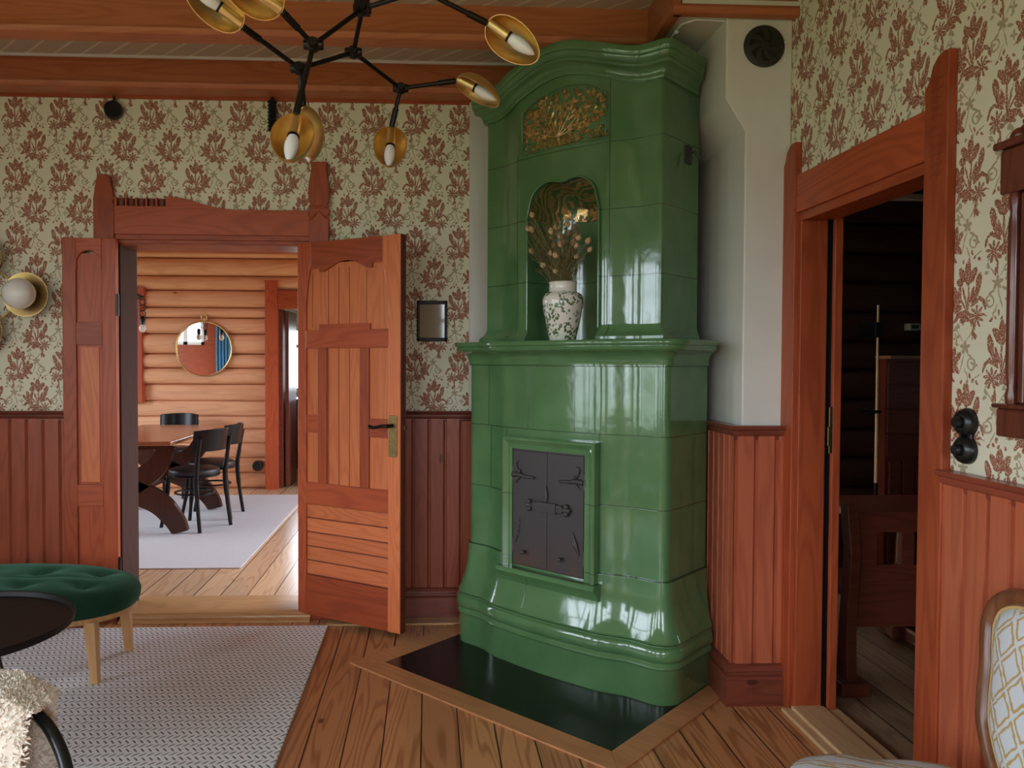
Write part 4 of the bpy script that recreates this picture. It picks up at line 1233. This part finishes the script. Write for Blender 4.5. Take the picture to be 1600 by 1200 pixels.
# ------------------------------------------------------------------ things on the walls
wl_ = thing('wall_lamp', 'brass wall lamp with white glass globes beside the double door', 'wall lamp', (-2.34, YB, 1.80))
PL = [Vector((-2.182, YB - .075, 1.805)), Vector((-2.425, YB - .075, 2.005)), Vector((-2.425, YB - .075, 1.605)), Vector((-2.62, YB - .075, 1.805))]
for a, b in ((0, 1), (0, 2), (3, 1), (3, 2)): MB().tube([PL[a] + Vector((0, .03, 0)), PL[b] + Vector((0, .03, 0))], .006, 10).build('rod', M['brass'], wl_, smooth=50)
MB().box(-2.5, -2.38, YB - .03, YB, 1.76, 1.85).tube([(-2.44, YB - .02, 1.8), (-2.44, YB - .04, 1.8), PL[0] + Vector((-.1, .03, 0))], .006, 8).build('back_plate', M['brass'], wl_, bevel=.003)
for p in PL:
    dsh = MB().lathe([(0, -.022), (.07, -.016), (.118, .006), (.120, .010), (.116, .010), (.07, -.010), (0, -.014)], 40, Matrix.Translation(p) @ Matrix.Rotation(pi / 2, 4, 'X')).build('brass_dish', M['brass'], wl_, smooth=50)
    MB().ball(p + Vector((0, -.075, 0)), .082, 32, 18).build('glass_globe', M['opal'], dsh, smooth=70)

pf = thing('picture_frame', 'small black framed printed sheet on wallpaper behind the open door', 'picture', (.017, YB, 1.566))
MB().sweep([(0, 0), (.018, 0), (.022, .006), (.022, .012), (.016, .020), (0, .022)], []) if False else None
pm = MB()
x0, x1, z0, z1 = -.068, .102, 1.565, 1.793
for a0, a1, b0, b1 in ((x0, x1, z1 - .02, z1), (x0, x1, z0, z0 + .02), (x0, x0 + .015, z0, z1), (x1 - .015, x1, z0, z1)): pm.box(a0, a1, YB - .022, YB - .001, b0, b1)
pm.build('frame', plain('matt_black_frame', (.010, .010, .010), .6), pf, bevel=.003)
MB().box(x0 + .014, x1 - .014, YB - .012, YB - .006, z0 + .018, z1 - .018).build('printed_sheet', M['print'], pf)

f1 = thing('wall_spotlight', 'small round black fitting on wallpaper under the beam', 'fitting', (-1.738, YB, 2.82))
MB().lathe([(0, 0), (.046, 0), (.048, .01), (.048, .05), (.044, .056), (.036, .056), (.034, .05), (0, .05)], 32, Matrix.Translation((-1.738, YB - .005, 2.818)) @ Matrix.Rotation(pi / 2, 4, 'X') @ Matrix.Rotation(.35, 4, 'Y')).build('body', M['black'], f1, smooth=40)
MB().tube([(-1.735, YB - .02, 2.86), (-1.73, YB - .012, 2.90)], .006, 8).build('bracket', M['black'], f1, smooth=40)
MB().tube(smoothpath([(-1.72, YB - .012, 2.858), (-1.722, YB - .01, 2.888), (-1.70, YB - .008, 2.897), (-1.66, YB - .008, 2.898)], 4), .003, 6).build('cable', M['brass_old'], f1, smooth=40)
f2 = MB()
pr = [(.0, 0)]
for k in range(9): pr += [(.020, .004 + k * .019), (.026, .009 + k * .019), (.026, .014 + k * .019), (.020, .019 + k * .019)]
pr += [(.010, .18), (.008, .20), (0, .20)]
f2 = f2.lathe(pr, 20, Matrix.Translation((-.868, YB - .03, 2.715))).build('cable_grip', M['black'], smooth=30)
tag(f2, 'black ribbed cable grip hanging on wallpaper behind the chandelier', 'cable grip')

vt = thing('air_vent', 'round black air vent with curved slots on white chimney', 'vent', (1.405, CHF, 2.781))
T = Matrix.Translation((1.405, CHF - .001, 2.781)) @ Matrix.Rotation(pi / 2, 4, 'X')
MB().lathe([(0, 0), (.086, 0), (.088, .004), (.086, .010), (.078, .013), (0, .014)], 48, T).build('disc', plain('black_painted_tin', (.020, .019, .014), .45), vt, smooth=30)
for k in range(7):
    a0 = 2 * pi * k / 7
    out = []
    for i in range(7):
        r = .018 + .048 * i / 6; a = a0 + .55 * (i / 6) ** 1.3
        out.append((r * cos(a), r * sin(a)))
    for i in range(7):
        r = .066 - .048 * i / 6; a = a0 + .55 * ((6 - i) / 6) ** 1.3 - (.30 + .16 * (6 - i) / 6)
        out.append((r * cos(a), r * sin(a)))
    MB().loft([[T @ Vector((x, y, z)) for x, y in out] for z in (.0135, .0155)]).build('slot', M['soot'], vt)
wr = tag(MB().tube(smoothpath([(1.492, CHF - .006, 2.80), (1.497, CHF - .008, 2.77), (1.494, CHF - .006, 2.715)], 4), .003, 6).ball((1.494, CHF - .006, 2.80), .007, 8, 6).build('vent_cord', M['white'], smooth=50), 'short white cord hanging at the edge of the round vent', 'cord')
cbx = [(1.47, 3.28, 2.893), (1.30, 3.275, 2.893), (1.12, 3.262, 2.893), (1.075, 3.31, 2.893), (1.07, 3.55, 2.893)]
wc = MB().tube(cbx, .004, 6).ball((1.074, 3.38, 2.890), .010, 8, 6).build('ceiling_cable', M['white'], smooth=40)
tag(wc, 'thin white cable clipped along the soffit above the stove', 'cable')

sw = thing('light_switch', 'black double round switch on wallpaper beside the dark doorway', 'switch', (XR, 2.135, 1.243))
for z in (1.283, 1.205):
    T = Matrix.Translation((XR - .001, 2.135, z)) @ Matrix.Rotation(-pi / 2, 4, 'Y')
    dm = MB().lathe([(0, 0), (.041, 0), (.041, .008), (.036, .020), (.028, .028), (.024, .029), (.022, .026), (0, .026)], 40, T).build('dome', M['black'], sw, smooth=35)
    MB().lathe([(0, .026), (.016, .026), (.017, .036), (.014, .042), (.005, .044), (0, .044)], 32, T).build('knob', M['black'], dm, smooth=35)
MB().box(XR - .012, XR, 2.11, 2.16, 1.22, 1.27).build('back_plate', M['black'], sw, bevel=.004)

# wall clock: wide head and foot, slim glazed middle, carved crest
ck = thing('wall_clock', 'dark polished wooden wall clock case with carved crest and glazed front', 'clock', (XR, 1.71, 1.269))
yA, yB_ = 1.55, 1.876
xf = XR - .11
MB().box(xf + .02, XR, yA + .02, yB_ - .02, 1.30, 1.96).build('case', M['maho'], ck, bevel=.004)
MB().box(xf - .01, XR, yA, yB_, 1.865, 1.975).box(xf - .025, XR, yA - .012, yB_ + .008, 1.975, 1.994).build('head', M['maho'], ck, bevel=.006)
MB().box(xf - .006, XR, yA, yB_ + .002, 1.269, 1.34).box(xf - .018, XR, yA - .01, yB_ + .006, 1.34, 1.352).build('foot', M['maho'], ck, bevel=.006)
for y in (yA + .025, yB_ - .032):
    MB().lathe([(.012, 1.35), (.015, 1.37), (.010, 1.39), (.014, 1.43), (.014, 1.78), (.010, 1.82), (.015, 1.85), (.012, 1.866)], 16, Matrix.Translation((xf + .008, y, 0))).build('column', M['maho'], ck, smooth=50)
MB().box(xf + .012, xf + .018, yA + .05, yB_ - .06, 1.36, 1.86).build('glass_door', plain('clock_glass', (.012, .010, .012), .03, 0, 1.0), ck)
MB().box(xf + .002, xf + .02, yA + .045, yA + .065, 1.355, 1.862).box(xf + .002, xf + .02, yB_ - .075, yB_ - .058, 1.355, 1.862).build('glass_beading', M['maho'], ck, bevel=.002)
cr = MB(); random.seed(8)
for k in range(26):
    t = k / 25; y = yB_ - .012 - t * .30; h = .02 + .075 * sin(pi * t) ** .8
    cr.ball((xf + .03 + random.uniform(-.008, .008), y, 1.992 + h * random.uniform(.3, .95)), random.uniform(.012, .022), 10, 6, (1, 1, random.uniform(.8, 1.4)))
cr.box(xf + .02, xf + .04, yA + .03, yB_ - .03, 1.993, 2.02)
cr.build('carved_crest', M['maho'], ck, smooth=60)

# ------------------------------------------------------------------ rugs
tag(MB().box(-2.95, -.545, 1.6, 4.235, 0, .012).build('rug', M['rug'], bevel=.004), 'pale woven rug with small dark flecks on the pine floor', 'rug')
tag(MB().box(-4.3, -1.31, 5.456, 8.44, 0, .010).build('rug', M['rug_d'], bevel=.003), 'flat light grey rug under the dining table', 'rug')

# ------------------------------------------------------------------ velvet bench stool
so = thing('ottoman', 'oval tufted dark green velvet stool with pale wooden legs', 'stool', (-1.99, 3.69, .012))
ea, eb = .63, .33
def oval(k, n=72, p=2.25):
    a = 2 * pi * k / n; c_, s_ = cos(a), sin(a)
    return (abs(c_) ** (2 / p)) * (1 if c_ >= 0 else -1), (abs(s_) ** (2 / p)) * (1 if s_ >= 0 else -1)
tufts = [(x, y) for x in (-.42, -.14, .14, .42) for y in (-.10, .10)]
rings = []
for r, z in [(0.02, .438), (.12, .438), (.24, .438), (.36, .437), (.48, .436), (.6, .434), (.7, .430), (.8, .424), (.88, .414), (.94, .400), (.98, .380), (.995, .355), (.99, .325), (.97, .300), (.955, .292)]:
    row = []
    for k in range(96):
        ox, oy = oval(k, 96); x, y = ox * ea * r, oy * eb * r
        dz = 0
        if z > .40:
            for tx, ty in tufts:
                dd = ((x - tx) ** 2 + (y - ty) ** 2)
                dz -= .030 * math.exp(-dd / .0022) + .012 * math.exp(-dd / .012)
            dz -= .006 * math.exp(-((y) / .02) ** 2) * (abs(x) < .5)
        row.append((x, y, z + dz))
    rings.append(row)
MB().loft(rings).build('cushion', M['velvet'], so, True, smooth=70)
for tx, ty in tufts: MB().ball((tx, ty, .400), .013, 12, 6, (1, 1, .5)).build('tuft_button', M['velvet'], so, True, smooth=70)
MB().loft([[(oval(k)[0] * ea * .965, oval(k)[1] * eb * .965, z) for k in range(72)] for z in (.272, .294)]).build('apron', M['oak'], so, True, smooth=40)
for sx in (-1, 1):
    for sy in (-1, 1):
        b = Vector((sx * .51, sy * .195 + .005, 0)); tp = Vector((sx * .492, sy * .190, .28))
        rr = []
        for c0, h in ((b, .017), (tp, .026)): rr.append([(c0.x + h * q, c0.y + h * w, c0.z) for q, w in ((-1, -1), (1, -1), (1, 1), (-1, 1))])
        MB().loft(rr).build('leg', M['oak'], so, True, bevel=.004)

# ------------------------------------------------------------------ black tray table
tt = thing('tray_table', 'round black tray table in front of the green stool', 'table', (-1.69, 2.80, .012))
MB().lathe([(0, .476), (.385, .476), (.398, .482), (.402, .505), (.399, .507), (.394, .505), (.388, .488), (0, .484)], 72).build('tray', plain('black_tray', (.008, .006, .005), .5, spec=.25), tt, True, smooth=40)
for k in range(3):
    a = 2 * pi * k / 3 + 1.9
    MB().tube([(.17 * cos(a), .17 * sin(a), .476), (.30 * cos(a), .30 * sin(a), .007)], .009, 10).build('leg', M['black'], tt, True, smooth=50)

# ------------------------------------------------------------------ lounge chair with fleece, bottom corner
lc = thing('lounge_chair', 'pale shell chair with black bent tube frame under the fleece', 'chair', (-1.12, 1.42, .0))
fr1 = smoothpath([(-1.55, 1.62, .60), (-1.30, 1.68, .735), (-1.02, 1.685, .765), (-.845, 1.66, .72), (-.760, 1.62, .655), (-.718, 1.57, .57), (-.706, 1.50, .45), (-.715, 1.42, .28), (-.74, 1.34, .012)], 6)
MB().tube(fr1, .013, 12).build('tube_frame', M['black'], lc, smooth=60)
MB().tube([(-1.53, 1.62, .60), (-1.54, 1.34, .0)], .013, 12).build('tube_leg', M['black'], lc, smooth=60)
MB().tube([(-.735, 1.46, .36), (-.78, .95, .34), (-.79, .93, .0)], .013, 12).build('tube_leg', M['black'], lc, smooth=60)
shl = []
for i in range(9):
    t = i / 8
    shl.append([(-1.17 + x * .30, 1.60 - .5 * max(0, .42 - z_) + .05 * (1 - x * x), z_) for x, z_ in [(-1 + 2 * j / 10, .38 + .34 * t * (1 - .12 * ((-1 + 2 * j / 10) ** 2))) for j in range(11)]])
MB().loft(shl, False, False).loft([[(x, y - .012, z) for x, y, z in r] for r in shl], False, False).build('shell_back', plain('pale_shell_cloth', (.66, .58, .56), .8), lc, smooth=60)
MB().box(-1.46, -.80, .98, 1.56, .36, .42).build('shell_seat', M['fleece'], lc, bevel=.03)
random.seed(21)
fl_ = MB()
def fpt(a, b):
    """fleece pelt draped over the chair back: a across, b from front bottom over the top to the rear"""
    x = -1.035 + .235 * a * (1 - .10 * abs(2 * b - 1))
    th = b * pi
    z = .375 + .385 * min(1, sin(th) * 1.5) + .022 * cos(a * 1.4) - .05 * max(0, abs(a) - .75) * 2
    y = 1.655 - .085 * cos(th) * (1 if b < .5 else .7)
    return Vector((x, y, z))
base = [[fpt(-1 + 2 * i / 24, j / 26) for i in range(25)] for j in range(27)]
ctr = Vector((-1.03, 1.66, .5))
fl_.loft([[p + Vector((mnoise.noise(p * 22) * .012, mnoise.noise(p * 22 + Vector((5, 5, 5))) * .012, mnoise.noise(p * 22 + Vector((9, 2, 7))) * .012)) for p in r] for r in base], False, False)
for k in range(20000):
    a, b = random.uniform(-1.03, 1.03), random.uniform(0, 1)
    p = fpt(a, b); n_ = (p - ctr).normalized()
    n_ = (n_ + Vector((random.uniform(-.6, .6), random.uniform(-.6, .6), random.uniform(-.6, .4)))).normalized()
    w_ = Vector((random.uniform(-1, 1), random.uniform(-1, 1), random.uniform(-1, 1))) * .006
    L = random.uniform(.006, .014)
    fl_.tube([p - n_ * .004, p + n_ * L * .5 + w_, p + n_ * L - w_ * .5 + Vector((0, 0, -.004))], [.0024, .0022, .0013], 4, False)
fo = fl_.build('fleece_throw', M['fleece'], smooth=80)
tag(fo, 'fluffy cream fleece throw draped over the black tube chair', 'throw')

# ------------------------------------------------------------------ carved armchair at the wall
ac = thing('side_chair', 'carved wooden chair with pale trellis upholstery beside the right wall', 'chair', (1.148, 1.66, 0), 0)
def backcurve(inset=0):
    P = [(.155, .40), (.195, .46), (.232, .54), (.245, .62), (.252, .70), (.266, .78), (.270, .84), (.252, .895), (.205, .930), (.13, .945), (0, .950)]
    P = smoothpath([(a, .43 + (b - .40) * .82, 0) for a, b in P], 4)
    out = []
    for i, p in enumerate(P):
        q = P[min(i + 1, len(P) - 1)] - P[max(i - 1, 0)]
        nn = Vector((-q.y, q.x, 0)).normalized()
        out.append((p.x + nn.x * inset, p.y + nn.y * inset))
    return out
def lean(y, z, dx=0): return (.245 + (z - .40) * .16 + dx, y, z)
oc = backcurve(0)
loop = [lean(a, b) for a, b in oc] + [lean(-a, b) for a, b in reversed(oc[:-1])]
fm = MB().tube(loop, .023, 12)
fm.build('back_frame', M['walnut'], ac, True, smooth=60)
ic = backcurve(.022)
mb = MB()
ring0 = [(a, b) for a, b in ic] + [(-a, b) for a, b in reversed(ic[:-1])]
cx0, cz0 = 0, .66
rings = []
for s_, bul in ((1.0, .0), (.97, .014), (.88, .026), (.7, .034), (.45, .038), (.2, .040), (.01, .040)):
    rings.append([lean(a * s_, cz0 + (b - cz0) * s_, -bul) for a, b in ring0])
rings.insert(0, [lean(a, b, .02) for a, b in ring0])
mb.loft(rings).build('back_upholstery', M['trellis'], ac, True, smooth=60)
MB().tube([lean(a, b, -.006) for a, b in ring0] + [lean(*ring0[0], -.006)], .0055, 8).build('gimp_braid', M['gimp'], ac, True, smooth=60)
sp_ = []
def seatring(s_, z): return [(-.02 + .26 * s_ * c_ * (1 if c_ > 0 else 1.03), .30 * s_ * d_ * (1.04 if c_ < 0 else .92), z) for c_, d_ in [oval(k, 60, 3.2) for k in range(60)]]
MB().loft([seatring(1, .360), seatring(1.0, .405), seatring(.97, .430), seatring(.86, .444), seatring(.6, .452), seatring(.02, .455)]).build('seat', M['trellis'], ac, True, smooth=60)
MB().loft([seatring(1.01, .295), seatring(1.02, .36), seatring(.95, .365)]).build('seat_rail', M['walnut'], ac, True, smooth=40)
for sx, sy in ((-.22, .24), (-.22, -.24)):
    MB().tube(smoothpath([(sx, sy, .33), (sx - .02, sy * 1.04, .24), (sx, sy, .12), (sx - .015, sy * 1.03, 0.01)], 5), [.026] * 5 + [.021] * 5 + [.015] * 5 + [.018], 12).build('leg', M['walnut'], ac, True, smooth=60)
for sy in (.16, -.16):
    MB().tube([(.245, sy, .42), (.25, sy * 1.05, .25), (.31, sy * 1.1, .01)], [.022, .02, .016], 12).build('leg', M['walnut'], ac, True, smooth=60)
ac.rotation_euler = (0, 0, 0)

# ------------------------------------------------------------------ dining room furniture
TX0, TX1, TY0, TY1, TZ = -2.95, -2.10, 6.42, 8.15, .79
dt = thing('dining_table', 'long polished red wooden dining table on curved crossed trestles', 'table', (-2.52, 7.28, .010))
MB().box(TX0, TX1, TY0, TY1, TZ - .035, TZ).build('tabletop', M['table'], dt, bevel=.008)
def trestle(y):
    xc = -2.52
    mb = MB()
    for s_ in (-1, 1):
        cl = smoothpath([(xc + s_ * .46, .012, 0), (xc + s_ * .40, .13, 0), (xc + s_ * .27, .27, 0), (xc + s_ * .06, .37, 0), (xc - s_ * .12, .46, 0), (xc - s_ * .27, .58, 0), (xc - s_ * .36, .755, 0)], 6)
        L_, R_ = [], []
        for i, p in enumerate(cl):
            q = (cl[min(i + 1, len(cl) - 1)] - cl[max(i - 1, 0)]).normalized()
            t = i / (len(cl) - 1); w = .062 + .035 * sin(pi * t)
            L_.append((p.x - q.y * w, max(.012, min(.755, p.y + q.x * w)))); R_.append((p.x + q.y * w, max(.012, min(.755, p.y - q.x * w))))
        n = len(L_)
        for k in range(n - 1):
            quad = [L_[k], L_[k + 1], R_[k + 1], R_[k]]
            pass
        vs = [(a, y - .03, b) for a, b in L_ + R_] + [(a, y + .03, b) for a, b in L_ + R_]
        m = 2 * n; fs = []
        for k in range(n - 1):
            fs += [(k, k + 1, n + k + 1, n + k), (m + k, m + n + k, m + n + k + 1, m + k + 1), (k, m + k, m + k + 1, k + 1), (n + k, n + k + 1, m + n + k + 1, m + n + k)]
        fs += [(0, n, m + n, m), (n - 1, m + n - 1, m + 2 * n - 1, 2 * n - 1)]
        mb.add(vs, fs)
    mb.box(xc - .36, xc + .36, y - .04, y + .04, .715, .756)
    return mb.build('trestle', M['table_x'], dt)
trestle(6.56); trestle(7.62)
MB().box(-2.56, -2.48, 6.60, 7.58, .34, .44).build('stretcher', M['table_x'], dt, bevel=.005)

def make_chair(label, loc, rz):
    """bentwood style chair facing -x"""
    t = thing('dining_chair', label, 'chair', loc, rz, 'black dining chairs')
    MB().lathe([(0, .445), (.205, .445), (.213, .452), (.213, .462), (.205, .468), (0, .468)], 40).build('seat_frame', M['black_wood'], t, True, smooth=40)
    MB().lathe([(.206, .466), (.214, .482), (.208, .505), (.17, .520), (0, .524)], 40).build('seat_pad', M['leather'], t, True, smooth=50)
    for s_ in (-1, 1):
        MB().tube(smoothpath([(.235, s_ * .185, 0), (.200, s_ * .175, .25), (.185, s_ * .170, .46), (.205, s_ * .175, .62), (.235, s_ * .178, .79)], 5), [.0165] * 6 + [.021] * 9 + [.018] * 6, 12).build('rear_leg', M['black_wood'], t, True, smooth=60)
        MB().tube(smoothpath([(-.225, s_ * .165, 0), (-.18, s_ * .145, .25), (-.165, s_ * .135, .45)], 5), [.0155] * 4 + [.020] * 7, 12).build('front_leg', M['black_wood'], t, True, smooth=60)
    ringp = [(.17 * cos(2 * pi * k / 32), .155 * sin(2 * pi * k / 32), .30) for k in range(33)]
    MB().tube(ringp, .009, 8).build('ring_stretcher', M['black_wood'], t, True, smooth=60)
    rows_ = []
    for k in range(13):
        a = -1.02 + 2.04 * k / 12
        x = .065 + .19 * cos(a); y = .232 * sin(a)
        th = .011
        nx, ny = cos(a), sin(a)
        zt = .865 - .012 * (abs(a) / 1.02) ** 2
        rows_.append([(x - nx * th, y - ny * th, .675), (x + nx * th, y + ny * th, .675), (x + nx * th + .022, y + ny * th, zt), (x - nx * th + .022, y - ny * th, zt)])
    MB().loft(rows_).build('backrest', M['black_wood'], t, True, smooth=30, bevel=.004)
    return t
c1 = make_chair('black dining chair pulled out nearest the doorway at the table', (-2.03, 6.83, .010), radians(-28))
def copy_chair(label, loc, rz):
    c = copy_tree(c1); c.location = loc; c.rotation_euler = (0, 0, rz); c['label'] = label
    return c
copy_chair('black dining chair behind the one nearest the doorway', (-2.02, 7.33, .010), radians(-4))
copy_chair('black dining chair at the far end of the table', (-2.72, 8.42, .010), radians(90))

mr = thing('round_mirror', 'round mirror with thin brass rim hanging on the log wall', 'mirror', (-2.521, YD - .115, 1.58))
T = Matrix.Translation((-2.521, YD - .125, 1.585)) @ Matrix.Rotation(pi / 2, 4, 'X')
MB().lathe([(0, 0), (.300, 0), (.300, .004), (0, .0045)], 72, T).build('glass', M['mirror'], mr, smooth=20)
MB().tube([T @ Vector((.306 * cos(2 * pi * k / 72), .306 * sin(2 * pi * k / 72), .004)) for k in range(73)], .0095, 8, False).build('rim', M['brass'], mr, smooth=40)
MB().tube([(-2.521 + .03 * cos(2 * pi * k / 20), YD - .125, 1.935 + .035 * sin(2 * pi * k / 20)) for k in range(21)], .006, 8).tube([(-2.521, YD - .125, 1.89), (-2.521, YD - .125, 1.93)], .006, 8).build('hanging_ring', M['brass'], mr, smooth=60)

po = thing('wall_socket', 'round black socket low on the log wall beside the far doorway', 'socket', (-1.93, YD - .06, .255))
MB().lathe([(0, 0), (.062, 0), (.064, .02), (.055, .08), (.04, .085), (0, .08)], 28, Matrix.Translation((-1.935, YD - .055, .262)) @ Matrix.Rotation(pi / 2, 4, 'X')).build('cap', M['black'], po, smooth=40)
MB().tube([(-1.90, YD - .06, .245), (-1.845, YD - .06, .238)], .035, 14).build('pipe', M['log'], po, smooth=50)

pd = thing('pendant_lamp', 'black ring pendant with hanging bulbs over the dining table', 'lamp', (-2.80, 7.45, 1.8))
cxp = Vector((-2.86, 7.45, 2.05))
MB().tube([cxp + Vector((.17 * cos(2 * pi * k / 32), .17 * sin(2 * pi * k / 32), 0)) for k in range(33)], .012, 8).build('ring', M['black'], pd, smooth=60)
MB().tube([cxp + Vector((0, 0, .1)), (cxp.x, cxp.y, 2.95)], .008, 8).tube([cxp + Vector((-.17, 0, 0)), cxp + Vector((0, 0, .1)), cxp + Vector((.17, 0, 0))], .007, 8).build('stem', M['black'], pd, smooth=50)
for k in range(3):
    a = 2 * pi * k / 3
    b = cxp + Vector((.17 * cos(a), .17 * sin(a), 0))
    m = MB()
    for j in range(3): m.tube([b + Vector((.028 * cos(q), 0, -.05 - .055 * j + .028 * sin(q))) for q in [2 * pi * i / 12 for i in range(13)]], .005, 6)
    m.build('chain', M['black'], pd, smooth=50)
    h = MB().lathe([(0, -.26), (.022, -.26), (.024, -.20), (.012, -.185), (0, -.185)], 16, Matrix.Translation(b)).build('holder', M['black'], pd, smooth=40)
    MB().ball(b + Vector((0, 0, -.295)), .033, 16, 10, (1, 1, 1.25)).build('bulb', M['opal'], h, smooth=60)
cu = MB()
cu.loft([[(-3.50 + .30 * i / 40, 4.70 + .025 * sin(i * .9), z) for i in range(41)] for z in (.2, 2.6)], False, False)
tag(cu.build('curtain', M['blind'], smooth=60), 'blue curtain hanging in the dining room as seen in mirror', 'curtain')
kc = thing('kitchen_cabinet', 'dark kitchen cabinet seen through the far doorway', 'cabinet', (-1.4, 10.9, 0))
MB().box(-2.2, -.6, 10.6, 11.2, 0, .90).build('body', plain('dark_teal_paint', (.010, .018, .020), .5), kc, bevel=.005)
MB().box(-2.22, -.58, 10.57, 11.2, .90, .94).build('worktop', M['black'], kc, bevel=.005)

# ------------------------------------------------------------------ dark room: settle, panelling, cue, table leg
be = thing('settle_bench', 'dark red wooden settle bench seen from behind through the doorway', 'bench', (2.4, 3.31, 0))
xa, xb, ya = 1.862, 3.2, 3.31
holes = [(xa + .105 + k * .168, xa + .218 + k * .168, .562, .708) for k in range(7)]
holes = [h for h in holes if h[1] < xb - .03]
slab('y', ya, ya + .03, xa, xb, .29, .795, holes).build('back_panel', M['bench'], be)
for x in (xa - .035, xb):
    ol = [(ya - .03, 0), (ya + .07, 0), (ya + .05, .30), (ya + .02, .62), (ya + .055, .83), (ya - .005, .835), (ya - .045, .62), (ya - .02, .30)]
    MB().prism(ol, YZ(x), 0, .045).build('end_post', M['bench'], be, bevel=.004)
    MB().box(x - .04, x + .09, ya - .06, ya + .5, 0, .06).build('foot', M['bench'], be, bevel=.006)
MB().box(xa, xb, ya + .03, ya + .46, .40, .43).build('seat', M['bench'], be, bevel=.004)
M['table_g'] = M['bench']
gt = thing('pedestal_table', 'dark wooden table pedestal behind the settle bench', 'table', (2.56, 3.95, 0))
MB().lathe([(.05, 0.06), (.045, .2), (.05, .4), (.04, .66)], 20, Matrix.Translation((2.50, 3.95, 0))).build('pedestal', M['bench'], gt, smooth=50)
MB().box(2.42, 2.9, 3.90, 4.00, 0, .09).box(2.46, 2.54, 3.72, 4.2, 0, .09).build('foot', M['bench'], gt, bevel=.02)
MB().box(2.15, 3.2, 3.82, 4.3, .66, .70).build('tabletop', M['bench'], gt, bevel=.005)
cue = thing('cue_stick', 'slim pale cue stick standing upright against the dark logs', 'cue', (2.955, 5.05, .1))
MB().tube([(2.957, 5.0, .66), (2.953, 5.0, 1.815)], [.011, .0065], 12).build('shaft', plain('maple_shaft', (.80, .58, .30), .35), cue, smooth=50)
MB().tube([(2.958, 5.0, .12), (2.957, 5.0, .66)], [.015, .011], 12).build('butt', M['black_wood'], cue, smooth=50)
MB().tube([(2.953, 5.0, 1.815), (2.953, 5.0, 1.832)], .0065, 12).build('ferrule', M['white'], cue, smooth=50)
for z in (1.12, 1.62):
    MB().box(2.93, 2.98, 4.985, 5.25, z, z + .10 if z > 1.5 else z + .02).build('rack_clip', M['black_wood'], cue, bevel=.004)
wp = MB().box(3.03, 5.05, 5.02, 5.15, 0, 1.48)
wp.build('wall_games_panelling', M['bench'], kind='structure')
pn = MB()
for k in range(22): pn.box(3.05 + k * .09, 3.13 + k * .09, 5.0, 5.03, 0, .80)
for k in range(4): pn.box(3.03, 5.05, 5.0, 5.03, .83 + k * .16, .98 + k * .16)
pn.build('wall_games_boards', M['bench'], bevel=.004, kind='structure')
MB().box(3.03, 5.05, 4.98, 5.16, 1.48, 1.50).build('trim_31', plain('ledge_wood', (.30, .17, .08), .4), kind='structure')
gp = thing('wall_plate', 'small silvery wall plate on the dark log wall above the ledge', 'plate', (3.206, 5.15, 1.69))
MB().box(3.245, 3.33, 5.13, 5.20, 1.672, 1.722).build('plate', plain('tarnished_silver', (.55, .55, .50), .5, .6), gp, bevel=.006)
MB().box(3.262, 3.313, 5.124, 5.135, 1.684, 1.71).build('window', M['black'], gp, bevel=.003)
MB().box(3.05, 3.7, 5.12, 5.2, 2.555, 2.59).build('trim_33', M['plaster'], kind='structure')
